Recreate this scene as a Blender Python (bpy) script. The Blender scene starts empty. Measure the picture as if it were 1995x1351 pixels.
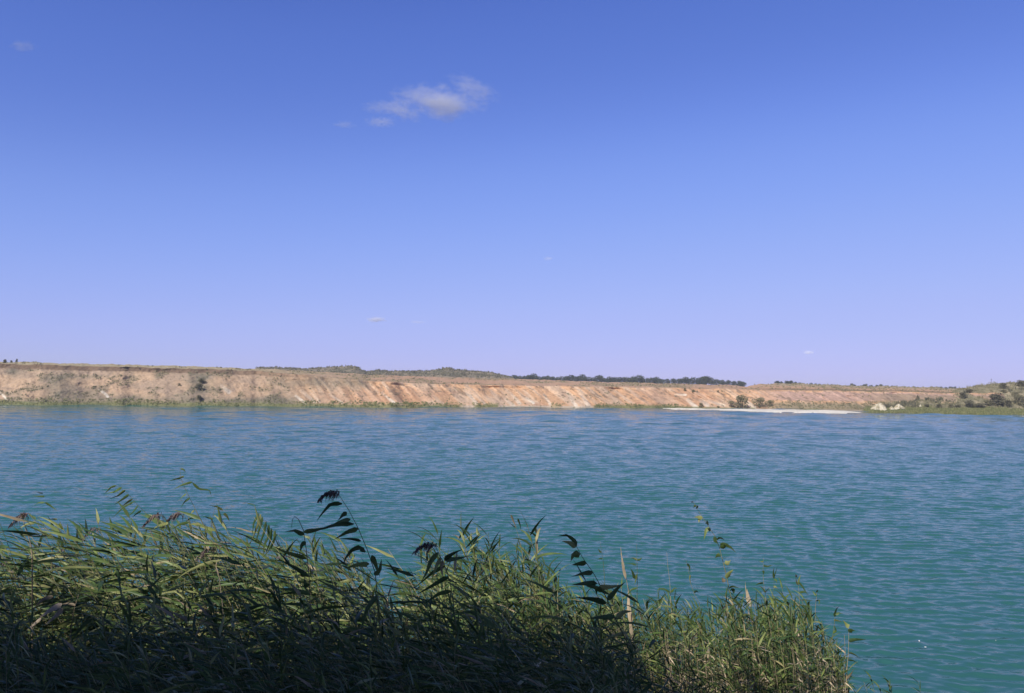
import bpy, math, random
import numpy as np
from mathutils import Vector, Matrix
random.seed(7); rng = np.random.default_rng(7)
R = math.radians
sc = bpy.context.scene
COL = sc.collection

# ------------------------------------------------------------------ camera
H = 6.5                                   # eye above the lake
F, CX, CY = 1566.0, 997.5, 675.5          # focal length and centre in photograph pixels
pitch = math.atan(73.5 / F); roll = math.atan(24 / 1995)
fw = Vector((0, math.cos(pitch), math.sin(pitch)))
r0 = Vector((1, 0, 0)); u0 = r0.cross(fw)
rt = r0 * math.cos(roll) + u0 * math.sin(roll)
up = u0 * math.cos(roll) - r0 * math.sin(roll)
cam = bpy.data.cameras.new('camera'); camo = bpy.data.objects.new('camera', cam); COL.objects.link(camo)
cam.sensor_width = 36; cam.lens = 36 * F / 1995; cam.clip_start = 0.1; cam.clip_end = 30000
camo.matrix_world = Matrix(((rt.x, up.x, -fw.x, 0), (rt.y, up.y, -fw.y, 0), (rt.z, up.z, -fw.z, H), (0, 0, 0, 1)))
sc.camera = camo

# ------------------------------------------------------------------ world and sun
SUN_AZ, SUN_EL = 34.0, 40.0               # degrees left of straight behind the camera, height
S = Vector((-math.sin(R(SUN_AZ)) * math.cos(R(SUN_EL)), -math.cos(R(SUN_AZ)) * math.cos(R(SUN_EL)), math.sin(R(SUN_EL))))
w = bpy.data.worlds.new('World'); sc.world = w; w.use_nodes = True
nt = w.node_tree; nt.nodes.clear()
out = nt.nodes.new('ShaderNodeOutputWorld'); bg = nt.nodes.new('ShaderNodeBackground')
sky = nt.nodes.new('ShaderNodeTexSky'); sky.sky_type = 'NISHITA'; sky.sun_disc = False
sky.sun_elevation = R(SUN_EL); sky.sun_rotation = math.atan2(S.x, S.y)
sky.altitude = 300; sky.air_density = 1.0; sky.dust_density = 0.3; sky.ozone_density = 2.0
SKY_TINT = (1.0, 0.90, 1.22, 1)
mul = nt.nodes.new('ShaderNodeMix'); mul.data_type = 'RGBA'; mul.blend_type = 'MULTIPLY'
mul.inputs[0].default_value = 1.0; mul.inputs[7].default_value = SKY_TINT
nt.links.new(sky.outputs[0], mul.inputs[6])
SKY_S = 0.10
def vscale(k, src):
    v = nt.nodes.new('ShaderNodeVectorMath'); v.operation = 'SCALE'; v.inputs['Scale'].default_value = k
    nt.links.new(src, v.inputs[0]); return v.outputs[0]
cu = nt.nodes.new('ShaderNodeRGBCurve'); cm = cu.mapping; cm.use_clip = False; cm.extend = 'HORIZONTAL'
def setcurve(i, pts):
    c_ = cm.curves[i]
    c_.points[0].location = pts[0]; c_.points[1].location = pts[-1]
    for p_ in pts[1:-1]: c_.points.new(*p_)
setcurve(0, [(0, 0), (.085, .02), (.114, .084), (.150, .122), (.231, .222), (.456, .375), (.70, .455), (1.2, .6)])
setcurve(1, [(0, 0), (.135, .05), (.174, .165), (.227, .225), (.337, .355), (.571, .475), (.72, .51), (1.2, .62)])
setcurve(2, [(0, 0), (.34, .16), (.418, .56), (.521, .68), (.694, .86), (.905, .93), (1.2, .96)])
cm.update()
nt.links.new(vscale(SKY_S, mul.outputs[2]), cu.inputs['Color'])
nt.links.new(vscale(1 / SKY_S, cu.outputs[0]), bg.inputs[0])
bg.inputs[1].default_value = SKY_S
sc.cycles.volume_bounces = 2; sc.cycles.max_bounces = 8
nt.links.new(bg.outputs[0], out.inputs[0])
sl = bpy.data.lights.new('sun', 'SUN'); so = bpy.data.objects.new('sun', sl); COL.objects.link(so)
sl.energy = 5.0; sl.angle = R(0.5); sl.color = (1.0, 0.95, 0.88)
so.rotation_euler = S.to_track_quat('Z', 'Y').to_euler(); so.location = (0, 0, 60)
sc.view_settings.view_transform = 'Standard'; sc.view_settings.look = 'None'
sc.view_settings.exposure = 0.0; sc.view_settings.gamma = 1.0

# ------------------------------------------------------------------ helpers
def ray(px, py): return fw + rt * ((px - CX) / F) + up * ((CY - py) / F)
def at(px, py, Y):
    d = ray(px, py); k = Y / d.y
    return Vector((d.x * k, Y, H + d.z * k))
def onz(px, py, z=0.0):
    d = ray(px, py); k = (z - H) / d.z
    return Vector((d.x * k, d.y * k, z))
FW, RT, UP = np.array(fw), np.array(rt), np.array(up)
def project(P):                            # world points to photograph pixels
    q = P - np.array([0, 0, H]); z = q @ FW
    return CX + F * (q @ RT) / z, CY - F * (q @ UP) / z
def props(o, label=None, cat=None, group=None, kind=None):
    if label: o['label'] = label
    if cat: o['category'] = cat
    if group: o['group'] = group
    if kind: o['kind'] = kind
    return o
def mesh(name, V, Q, mats, mi=None, col=None, smooth=False):
    V = np.asarray(V, np.float32); Q = np.asarray(Q, np.int32)
    me = bpy.data.meshes.new(name); n = Q.shape[1]
    me.vertices.add(len(V)); me.vertices.foreach_set('co', V.ravel())
    me.loops.add(Q.size); me.loops.foreach_set('vertex_index', Q.ravel())
    me.polygons.add(len(Q))
    me.polygons.foreach_set('loop_start', np.arange(0, Q.size, n, dtype=np.int32))
    me.polygons.foreach_set('loop_total', np.full(len(Q), n, np.int32))
    for m in (mats if isinstance(mats, (list, tuple)) else [mats]): me.materials.append(m)
    if mi is not None: me.polygons.foreach_set('material_index', np.asarray(mi, np.int32))
    if smooth: me.polygons.foreach_set('use_smooth', np.ones(len(Q), bool))
    if col is not None:
        a = me.color_attributes.new('Col', 'FLOAT_COLOR', 'POINT')
        a.data.foreach_set('color', np.concatenate([np.clip(col, 0, 1), np.ones((len(V), 1))], 1).astype(np.float32).ravel())
    me.update(calc_edges=True); me.validate()
    return me
def link(name, me, parent=None):
    o = bpy.data.objects.new(name, me); COL.objects.link(o)
    if parent: o.parent = parent
    return o
def empty(name, loc=(0, 0, 0), rz=0):
    o = bpy.data.objects.new(name, None); COL.objects.link(o); o.location = loc; o.rotation_euler[2] = rz
    o.empty_display_size = .2
    return o
def gridQ(nr, nc):
    i = np.arange(nr - 1)[:, None] * nc + np.arange(nc - 1)[None, :]
    return np.stack([i, i + 1, i + nc + 1, i + nc], -1).reshape(-1, 4)
_T = rng.random((256, 256))
def vnoise(x, y):
    x = np.asarray(x, float); y = np.asarray(y, float)
    xi = np.floor(x).astype(int); yi = np.floor(y).astype(int); fx = x - xi; fy = y - yi
    fx = fx * fx * (3 - 2 * fx); fy = fy * fy * (3 - 2 * fy)
    g = lambda a, b: _T[a & 255, b & 255]
    return (g(xi, yi) * (1 - fx) + g(xi + 1, yi) * fx) * (1 - fy) + (g(xi, yi + 1) * (1 - fx) + g(xi + 1, yi + 1) * fx) * fy
def fbm(x, y, o=4):
    s = 0; a = .5; t = 0
    for k in range(o):
        s = s + a * vnoise(x * 2 ** k + 17 * k, y * 2 ** k + 31 * k); t += a; a *= .55
    return s / t
def ss(a, b, x): t = np.clip((x - a) / (b - a), 0, 1); return t * t * (3 - 2 * t)

# ------------------------------------------------------------------ materials
def newmat(name):
    m = bpy.data.materials.new(name); m.use_nodes = True; t = m.node_tree
    return m, t, t.nodes['Principled BSDF']
def N(t, ty, **k):
    n = t.nodes.new(ty)
    for a, b in k.items(): setattr(n, a, b)
    return n
def attr_mat(name, rough=0.95, nscale=1.5, var=0.35, bump=0.4, bscale=2.0):
    m, t, b = newmat(name)
    a = N(t, 'ShaderNodeAttribute', attribute_name='Col')
    tc = N(t, 'ShaderNodeTexCoord')
    n = N(t, 'ShaderNodeTexNoise'); n.inputs['Scale'].default_value = nscale; n.inputs['Detail'].default_value = 6; n.inputs['Roughness'].default_value = .7
    t.links.new(tc.outputs['Object'], n.inputs['Vector'])
    mr = N(t, 'ShaderNodeMapRange'); mr.inputs[1].default_value = .3; mr.inputs[2].default_value = .7
    mr.inputs[3].default_value = 1 - var; mr.inputs[4].default_value = 1 + var
    t.links.new(n.outputs[0], mr.inputs[0])
    mx = N(t, 'ShaderNodeMix', data_type='RGBA', blend_type='MULTIPLY'); mx.inputs[0].default_value = 1
    t.links.new(a.outputs['Color'], mx.inputs[6]); t.links.new(mr.outputs[0], mx.inputs[7])
    t.links.new(mx.outputs[2], b.inputs['Base Color'])
    b.inputs['Roughness'].default_value = rough; b.inputs['Specular IOR Level'].default_value = .15
    n2 = N(t, 'ShaderNodeTexNoise'); n2.inputs['Scale'].default_value = bscale; n2.inputs['Detail'].default_value = 8
    t.links.new(tc.outputs['Object'], n2.inputs['Vector'])
    bp = N(t, 'ShaderNodeBump'); bp.inputs['Strength'].default_value = bump; bp.inputs['Distance'].default_value = .5
    t.links.new(n2.outputs[0], bp.inputs['Height']); t.links.new(bp.outputs[0], b.inputs['Normal'])
    return m
def ramp_mat(name, stops, transl=0.0, rough=.55, spec=.3, gl=0.0):
    """colour picked per connected piece (leaf, stem) and per object"""
    m, t, b = newmat(name)
    g = N(t, 'ShaderNodeNewGeometry'); oi = N(t, 'ShaderNodeObjectInfo')
    ad = N(t, 'ShaderNodeMath', operation='ADD'); t.links.new(g.outputs['Random Per Island'], ad.inputs[0]); t.links.new(oi.outputs['Random'], ad.inputs[1])
    fr = N(t, 'ShaderNodeMath', operation='FRACT'); t.links.new(ad.outputs[0], fr.inputs[0])
    rp = N(t, 'ShaderNodeValToRGB'); e = rp.color_ramp.elements
    for i, (p, c) in enumerate(stops):
        x = e[i] if i < 2 else e.new(p)
        x.position = p; x.color = (*c, 1)
    t.links.new(fr.outputs[0], rp.inputs[0])
    tc = N(t, 'ShaderNodeTexCoord'); n = N(t, 'ShaderNodeTexNoise'); n.inputs['Scale'].default_value = 9; n.inputs['Detail'].default_value = 4
    t.links.new(tc.outputs['Object'], n.inputs['Vector'])
    mr = N(t, 'ShaderNodeMapRange'); mr.inputs[1].default_value = .3; mr.inputs[2].default_value = .7; mr.inputs[3].default_value = .75; mr.inputs[4].default_value = 1.25
    t.links.new(n.outputs[0], mr.inputs[0])
    mx = N(t, 'ShaderNodeMix', data_type='RGBA', blend_type='MULTIPLY'); mx.inputs[0].default_value = 1
    t.links.new(rp.outputs[0], mx.inputs[6]); t.links.new(mr.outputs[0], mx.inputs[7])
    t.links.new(mx.outputs[2], b.inputs['Base Color'])
    b.inputs['Roughness'].default_value = rough; b.inputs['Specular IOR Level'].default_value = spec
    if transl:
        tr = N(t, 'ShaderNodeBsdfTranslucent'); t.links.new(mx.outputs[2], tr.inputs[0])
        ms = N(t, 'ShaderNodeMixShader'); ms.inputs[0].default_value = transl
        t.links.new(b.outputs[0], ms.inputs[1]); t.links.new(tr.outputs[0], ms.inputs[2])
        t.links.new(ms.outputs[0], t.nodes['Material Output'].inputs[0])
    return m
M = {}
M['terrain'] = attr_mat('quarry_bank', nscale=.9, var=.22, bump=.5, bscale=1.6)
M['hill'] = attr_mat('scrub_hill', nscale=.35, var=.35, bump=.6, bscale=.8)
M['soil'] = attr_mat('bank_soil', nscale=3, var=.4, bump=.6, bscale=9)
M['chalk'] = attr_mat('chalk_spoil', nscale=2, var=.12, bump=.5, bscale=3)
M['leaf'] = ramp_mat('reed_leaf', [(0, (.045, .08, .028)), (.3, (.10, .155, .042)), (.55, (.06, .115, .042)), (.8, (.19, .24, .065)), (.95, (.34, .35, .14)), (.975, (.38, .30, .17)), (1, (.42, .33, .2))], transl=.26, rough=.42, spec=.22)
M['stem'] = ramp_mat('reed_stem', [(0, (.12, .14, .05)), (.45, (.19, .19, .08)), (.75, (.30, .26, .13)), (1, (.42, .35, .2))], rough=.5)
M['dry'] = ramp_mat('dry_reed', [(0, (.46, .36, .22)), (1, (.62, .50, .34))], transl=.2, rough=.6)
M['plume'] = ramp_mat('reed_plume', [(0, (.15, .11, .10)), (1, (.27, .20, .175))], transl=.2, rough=.8)
M['tree'] = ramp_mat('tree_leaf', [(0, (.03, .048, .024)), (.6, (.045, .065, .03)), (1, (.075, .09, .04))], transl=.12, rough=.6)
M['scrub'] = ramp_mat('scrub_leaf', [(0, (.14, .135, .07)), (.5, (.21, .19, .10)), (1, (.30, .26, .15))], transl=.12, rough=.7)
M['moundscrub'] = ramp_mat('mound_scrub', [(0, (.08, .082, .045)), (1, (.18, .16, .095))], transl=.1, rough=.8)
M['green'] = ramp_mat('shore_grass', [(0, (.13, .15, .055)), (.5, (.19, .20, .075)), (1, (.30, .28, .13))], transl=.15, rough=.7)
M['bark'] = ramp_mat('bark', [(0, (.07, .055, .04)), (1, (.12, .10, .08))], rough=.9)
M['white'] = ramp_mat('bleached_scrap', [(0, (.8, .8, .78)), (1, (.85, .85, .8))], rough=.3)

WAVES = ((.4, 1.0, 5.0, .3, .8, -8),)
def water_mat():
    m, t, b = newmat('lake_water')
    b.inputs['Roughness'].default_value = .10; b.inputs['IOR'].default_value = 1.333; b.inputs['Specular IOR Level'].default_value = .12; b.inputs['Specular Tint'].default_value = (.36, .88, .68, 1)
    tc = N(t, 'ShaderNodeTexCoord')
    # suspended chalk: broad patches of greener and bluer water
    n0 = N(t, 'ShaderNodeTexNoise'); n0.inputs['Scale'].default_value = .012; n0.inputs['Detail'].default_value = 3
    t.links.new(tc.outputs['Object'], n0.inputs['Vector'])
    rp = N(t, 'ShaderNodeValToRGB'); e = rp.color_ramp.elements
    e[0].position = .35; e[0].color = (.031, .116, .112, 1); e[1].position = .65; e[1].color = (.031, .126, .106, 1)
    t.links.new(n0.outputs[0], rp.inputs[0]); t.links.new(rp.outputs[0], b.inputs['Base Color'])
    # ripples too small to model, as slopes added to the surface normal
    geo = N(t, 'ShaderNodeNewGeometry'); acc = geo.outputs['Normal']
    for sx, sy, scale, ax, ay, rz in WAVES:
        mp = N(t, 'ShaderNodeMapping'); mp.inputs['Rotation'].default_value[2] = R(-rz); mp.inputs['Scale'].default_value = (sx, sy, 1)
        t.links.new(tc.outputs['Object'], mp.inputs['Vector'])
        n = N(t, 'ShaderNodeTexNoise'); n.inputs['Scale'].default_value = scale; n.inputs['Detail'].default_value = 3; n.inputs['Roughness'].default_value = .6
        t.links.new(mp.outputs[0], n.inputs['Vector'])
        sb = N(t, 'ShaderNodeVectorMath', operation='SUBTRACT'); t.links.new(n.outputs['Color'], sb.inputs[0]); sb.inputs[1].default_value = (.5, .5, .5)
        ml = N(t, 'ShaderNodeVectorMath', operation='MULTIPLY'); t.links.new(sb.outputs[0], ml.inputs[0]); ml.inputs[1].default_value = (ax, ay, 0)
        ad = N(t, 'ShaderNodeVectorMath', operation='ADD'); t.links.new(acc, ad.inputs[0]); t.links.new(ml.outputs[0], ad.inputs[1]); acc = ad.outputs[0]
    no = N(t, 'ShaderNodeVectorMath', operation='NORMALIZE'); t.links.new(acc, no.inputs[0]); t.links.new(no.outputs[0], b.inputs['Normal'])
    return m
M['water'] = water_mat()

# ------------------------------------------------------------------ far bank (quarry slope, terrace, plain to the horizon)
T_SHORE = np.array([(-2500, 770), (-900, 784), (0, 789.5), (400, 791.5), (600, 793), (760, 795), (1000, 794), (1150, 795), (1300, 795.5), (1480, 799), (1600, 803), (1690, 805.5), (1800, 808), (1995, 812), (2300, 822), (4000, 900)], float)
T_S = np.array([(-2500, 690), (-300, 702), (0, 709), (250, 716), (430, 720), (550, 727), (700, 742), (850, 749), (1000, 752), (1200, 755), (1400, 758), (1460, 760), (1600, 762), (1750, 764), (1850, 766), (2300, 768), (4000, 780)], float)
T_C = np.array([(-2500, 684), (-300, 698), (0, 705), (250, 711), (430, 716), (550, 721), (700, 730), (850, 735), (1000, 738.5), (1200, 745), (1400, 750), (1455, 753.5), (1480, 748.5), (1510, 747), (1600, 750), (1750, 754), (1850, 756.5), (2300, 758), (4000, 770)], float)
T_E = np.array([(-2500, 12), (0, 12), (430, 14), (550, 22), (700, 50), (850, 75), (1000, 85), (1400, 85), (1470, 45), (1750, 45), (4000, 45)], float)
T_TOE = np.array([(-2500, 1), (1300, 1), (1480, 9), (1600, 18), (1700, 27), (1800, 36), (1995, 44), (4000, 44)], float)   # flat strip before the slope
L = lambda T, x: np.interp(x, T[:, 0], T[:, 1])
nc = 1500
pxs = np.concatenate([np.linspace(-2500, -80, 90), np.linspace(-60, 2060, nc), np.linspace(2080, 4000, 70)])
def hz(x): return 737 + x * 24 / 1995
def zof(px, py, Y): return np.array([at(a, b, c).z for a, b, c in zip(px, py, Y)])
shore = np.array([onz(a, b) for a, b in zip(pxs, L(T_SHORE, pxs))])
Ds = shore[:, 1]
wig = (fbm(pxs * .015, pxs * 0, 3) - .5) * 5 + (fbm(pxs * .05, pxs * 0 + 5, 2) - .5) * .8
Ds = Ds + wig * ss(-400, 0, pxs)
Dt = Ds + L(T_TOE, pxs)
run = 13 + 0 * pxs
D1 = Dt + run
z1 = zof(pxs, L(T_S, pxs), D1) + (fbm(pxs * .03, pxs * 0 + 9) - .5) * .5
D2 = D1 + L(T_E, pxs)
z2 = zof(pxs, L(T_C, pxs), D2) + (fbm(pxs * .05, pxs * 0 + 3) - .5) * .45 * D2 / 220
dirx = np.array([ray(a, 750).x / ray(a, 750).y for a in pxs])
rowsD, rowsZ, rowsV = [], [], []
tz = .65 - .42 * ss(1300, 1350, pxs) * (1 - ss(1670, 1720, pxs))
v_pre = np.linspace(0, 1, 8)[:-1]
for k in (-25, -6): rowsD.append(Ds + k); rowsZ.append(0 * Ds + k * .15); rowsV.append(np.full_like(Ds, -1.0))
for v in v_pre: rowsD.append(Ds + (Dt - Ds) * v); rowsZ.append(.02 + tz * v); rowsV.append(np.full_like(Ds, v - 1 if v else -1.0))
NV = 84
for v in np.linspace(0, 1, NV):
    prof = v ** 1.0 * (1 - .12 * np.sin(v * math.pi))
    rowsD.append(Dt + run * v); rowsZ.append(.02 + tz + (z1 - .02 - tz) * prof); rowsV.append(np.full_like(Ds, v))
for v in np.linspace(0, 1, 30)[1:]:
    rowsD.append(D1 + (D2 - D1) * v); rowsZ.append(z1 + (z2 - z1) * v); rowsV.append(np.full_like(Ds, 1 + v))
for k in (6, 20, 60, 150, 350, 800, 1600):
    rowsD.append(D2 + k); rowsZ.append(z2 - min(k * .03, 1.2) - max(0, k - 150) * .0012); rowsV.append(np.full_like(Ds, 2 + k / 100))
D = np.array(rowsD); Z = np.array(rowsZ); V = np.array(rowsV); nr = len(D)
X = D * dirx[None, :]
u = X.copy()
PX = np.broadcast_to(pxs[None, :], D.shape)
face = ss(0.0, .25, V) * (1 - ss(.93, 1.08, V))
st = u + 1.15 * Z                                        # rills run down and to the right
r1 = np.abs(fbm(st * .16, Z * .05 + 3, 3) - .5) * 2; r2 = fbm(st * .9, Z * .12 + 8, 3); r3 = fbm(st * .35, Z * .3, 4)
rillamt = (.35 + .65 * ss(480, 700, PX)) * (1 - .35 * ss(1300, 1600, PX))
D = D + face * rillamt * ((r1 - .25) * 3.4 + (r2 - .5) * 1.3) + face * (fbm(u * .05, Z * .2) - .5) * 5
D = D + face * (1 - rillamt) * (fbm(u * .5, Z * .8, 4) - .5) * 1.8
Z = Z + ss(-.5, 0.2, V) * (1 - ss(1.95, 2.3, V)) * (fbm(u * .6, D * .6, 4) - .5) * .45
Z = Z - ss(.86, .93, V) * (1 - ss(.95, 1.03, V)) * .25 * (fbm(u * .1, V) > .42)
X = D * dirx[None, :]
P = np.stack([X, D, Z], -1).reshape(-1, 3)
# colour of the ground itself
qx, qy = project(P); qx = qx.reshape(D.shape); qy = qy.reshape(D.shape)
c = lambda *a: np.array(a)
def lay(base, colr, mask): return base * (1 - mask[..., None]) + colr * mask[..., None]
n1 = fbm(u * .06, Z * .25 + 2, 5); n2 = fbm(u * .35 + 40, Z * .7, 5); n3 = fbm(st * .5 + 9, Z * .12, 4); n4 = fbm(u * .13 + 70, D * .05 + Z * .3, 5)
C = np.broadcast_to(c(.64, .385, .21), D.shape + (3,)).copy()
C = lay(C, c(.66, .48, .32), ss(.45, .62, n3) * .8 * rillamt)
C = lay(C, c(.52, .29, .165), ss(.5, .65, n1) * .55)
left = 1 - ss(380, 780, PX)
C = lay(C, c(.50, .365, .235), left * .75)
C = lay(C, c(.39, .29, .20), left * ss(.45, .6, n4) * .7)
C = lay(C, c(.25, .21, .135), (left * .9 + .05) * ss(.52, .66, n2) * .55)
for bx, by, bw, bh in ((118, 755, 42, 30), (390, 745, 30, 34), (250, 778, 90, 9), (430, 782, 140, 8), (60, 785, 120, 7), (25, 722, 20, 14), (545, 782, 60, 18), (610, 745, 60, 14), (690, 748, 30, 10)):
    g = np.exp(-(((qx - bx) / bw) ** 2 + ((qy - by) / bh) ** 2) * 1.3) * (.55 + .9 * (n2 - .3))
    C = lay(C, c(.185, .17, .12), np.clip(g * 1.1, 0, .8) * (V < 1.1) * (V > -.9))
# upper bright pale band and pink clay on the right
terr = ss(1.0, 1.08, V)
C = lay(C, c(.55, .35, .215), terr * (1 - left) * .8)
C = lay(C, c(.33, .27, .15), terr * ss(.5, .6, n4) * .6)
C = lay(C, c(.45, .375, .22), terr * left)
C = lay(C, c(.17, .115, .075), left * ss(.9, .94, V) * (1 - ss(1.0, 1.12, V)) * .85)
rightm = ss(1450, 1540, PX)
C = lay(C, c(.40, .33, .20), rightm * ss(1.35, 1.9, V) * .9)
C = lay(C, c(.20, .15, .085), rightm * ss(1.0, 1.06, V) * (1 - ss(1.2, 1.3, V)) * .7)
C = lay(C, c(.50, .33, .25), rightm * ss(.45, .55, V) * (1 - ss(.93, 1.0, V)) * .9)
C = lay(C, c(.30, .25, .15), rightm * (1 - ss(.25, .45, V + (n2 - .5) * .4)) * .9)
C = lay(C, c(.22, .20, .11), (ss(1640, 1760, PX)) * (V < .9) * .5)
# clods and dark pockets under the rim in the middle
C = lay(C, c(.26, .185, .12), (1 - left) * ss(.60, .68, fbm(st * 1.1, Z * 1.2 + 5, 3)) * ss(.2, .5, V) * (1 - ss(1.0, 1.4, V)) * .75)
# pale chalk chutes
for x0, y0, x1, y1, wd, s in ((576, 772, 597, 787, 2.4, 1), (588, 762, 614, 784, 4, .45), (604, 764, 622, 783, 3, .3), (641, 768, 667, 785, 3, .45), (744, 766, 768, 785, 3.4, .8), (905, 760, 928, 786, 5, .6), (925, 768, 945, 788, 4, .4),
        (998, 770, 1012, 787, 4, .6), (1026, 776, 1039, 785, 3.5, .8), (1060, 770, 1072, 788, 3.6, .6), (1106, 768, 1122, 790, 5, .7), (1128, 762, 1147, 792, 5.5, .6), (1340, 780, 1358, 796, 4.5, .9), (1366, 780, 1378, 790, 6, .6), (1380, 782, 1410, 790, 4, .5),
        (1455, 785, 1470, 796, 5, .8), (0, 764, 12, 777, 2.8, 1), (192, 759, 200, 765, 2.2, .9), (199, 761, 210, 773, 3.2, 1), (432, 753, 446, 764, 5, .55), (1316, 769, 1336, 770, 2.2, .7), (985, 780, 1000, 790, 5, .5)):
    ex, ey = x1 - x0, y1 - y0; l2 = ex * ex + ey * ey
    tt = np.clip(((qx - x0) * ex + (qy - y0) * ey) / l2, 0, 1)
    dd = np.hypot(qx - x0 - tt * ex, qy - y0 - tt * ey)
    mk = (1 - ss(wd * .45, wd * 1.05, dd + (n2 - .5) * 3)) * s * (.35 + .65 * tt)
    C = lay(C, c(.86, .76, .58), np.clip(mk, 0, 1) * (V > -.95) * (V < 1.05))
# vegetation strip at the waterline, pale sand where the shore is bare
bare = np.clip(ss(.52, .6, fbm(PX * .012, PX * 0, 3)) * ss(820, 900, PX), 0, 1)
C = lay(C, c(.19, .20, .085), (1 - ss(-.05, .09, V + (n2 - .5) * .12)) * (1 - bare) * .9)
C = lay(C, c(.55, .46, .34), (1 - ss(-.4, -.1, V)) * bare * .8)
C = lay(C, c(.30, .27, .15), ss(2.02, 2.2, V))
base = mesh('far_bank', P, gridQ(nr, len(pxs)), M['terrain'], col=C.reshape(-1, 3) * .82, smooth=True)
props(link('terrain', base), kind='structure')
PXf, Vf = PX.ravel(), V.ravel()

# ------------------------------------------------------------------ mounds behind the terrace and the grassy hill on the right
def ridge(name, prof, Dfoot, Dtop, Dback, zfoot, colr, nz, mat, step=1.6):
    prof = np.array(prof, float); xs = np.arange(prof[0, 0], prof[-1, 0] + .1, step)
    py = np.interp(xs, prof[:, 0], prof[:, 1]); Dt_ = np.interp(xs, prof[:, 0], Dtop if hasattr(Dtop, '__len__') else [Dtop] * len(prof))
    Df_ = np.interp(xs, prof[:, 0], Dfoot if hasattr(Dfoot, '__len__') else [Dfoot] * len(prof))
    zt = zof(xs, py, Dt_); dx = np.array([ray(a, 750).x / ray(a, 750).y for a in xs])
    rows = []; tv = np.concatenate([np.linspace(0, 1, 46), [1.08, 1.25, 1.6, 2.0]])
    for v in tv:
        if v <= 1: d = Df_ + (Dt_ - Df_) * v; pr = math.sin(v * math.pi / 2) ** 1.05
        else: d = Dt_ + (Dback - Dt_) * (v - 1); pr = math.cos((v - 1) * math.pi / 2)
        z = zfoot + (zt - zfoot) * pr
        rows.append(np.stack([d * dx, d, z], -1))
    Pm = np.array(rows)
    vv = tv[:, None] + 0 * xs[None, :]
    am = nz * np.sin(np.clip(vv, 0, 1) * math.pi * .93 + .1)
    Pm[..., 2] += (fbm(Pm[..., 0] / nz * .12, Pm[..., 1] / nz * .12, 5) - .5) * am * 1.6
    nn = fbm(Pm[..., 0] / nz * .18 + 50, Pm[..., 1] / nz * .18 + Pm[..., 2] * .2, 5); n_ = fbm(Pm[..., 0] * .5 / nz, Pm[..., 2] * 1.0, 4)
    Cc = np.broadcast_to(np.array(colr[0]), Pm.shape).copy()
    Cc = lay(Cc, np.array(colr[1]), ss(.42, .58, nn)); Cc = lay(Cc, np.array(colr[2]), ss(.52, .66, n_) * .8)
    o = link(name, mesh(name, Pm.reshape(-1, 3), gridQ(len(tv), len(xs)), mat, col=Cc.reshape(-1, 3), smooth=True))
    props(o, kind='structure'); return Pm
mound = [(480, 740), (500, 717.5), (535, 717), (570, 719), (600, 719.5), (640, 717), (686, 715), (694, 716), (704, 721), (714, 726), (722, 724.5), (740, 722), (750, 723.5), (762, 726), (770, 724.5), (800, 724), (830, 724), (850, 721), (872, 718), (885, 720), (905, 723), (950, 727), (975, 731), (1000, 738)]
mcol = ((.21, .175, .11), (.14, .13, .075), (.30, .24, .15))
MP = ridge('hill', mound, 470, 560, 640, 9.2, mcol, 2.2, M['hill'])
rh = [(1725, 795), (1745, 790), (1770, 784), (1792, 777), (1830, 771), (1850, 768), (1865, 761), (1880, 757), (1905, 752), (1940, 748), (1995, 746), (2100, 741), (2400, 730), (3200, 740)]
hcol = ((.34, .285, .175), (.24, .21, .125), (.16, .15, .085))
HP = ridge('hill', rh, [238, 239, 240, 240, 241, 241, 242, 242, 243, 243, 243, 242, 236, 220], [244, 248, 252, 256, 262, 266, 268, 270, 272, 274, 276, 276, 270, 255], 330, .55, hcol, .9, M['terrain'])

# pale beach spit
def strip(name, top, bot, mat, colr, z=.12):
    xs = np.linspace(top[0][0], top[-1][0], 260)
    tp = np.interp(xs, *np.array(top, float).T); bt = np.interp(xs, *np.array(bot, float).T)
    bt = bt + (fbm(xs * .06, xs * 0 + 4, 4) - .5) * 1.8; tp = tp + (fbm(xs * .05, xs * 0 + 14, 4) - .5) * 1.4
    rows = []
    for v in np.linspace(0, 1, 9):
        pts = np.array([onz(a, b, 0) for a, b in zip(xs, bt + (tp - bt) * v)])
        pts[:, 2] = -.1 + (np.interp(v, [0, .2, .5, 1], [0, .22, .34, .44]) + (fbm(xs * .08, xs * 0 + v * 5) - .5) * .14) * np.clip(np.minimum(xs - xs[0], xs[-1] - xs) / 60, .05, 1) ** .7
        rows.append(pts)
    A = np.array(rows).reshape(-1, 3)
    cc = np.array(colr) * (0.6 + .75 * fbm(A[:, 0] * .22, A[:, 1] * .5))[:, None]
    return props(link(name, mesh(name, A, gridQ(9, len(xs)), mat, col=cc, smooth=True)), kind='structure')
strip('beach', [(1265, 795.9), (1330, 797.4), (1380, 798.8), (1480, 800), (1560, 801), (1640, 802.5), (1692, 804)], [(1265, 796.2), (1330, 798), (1380, 799.8), (1480, 803), (1560, 805), (1640, 806.6), (1692, 805.5)], M['chalk'], (.76, .70, .57), .35)

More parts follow.
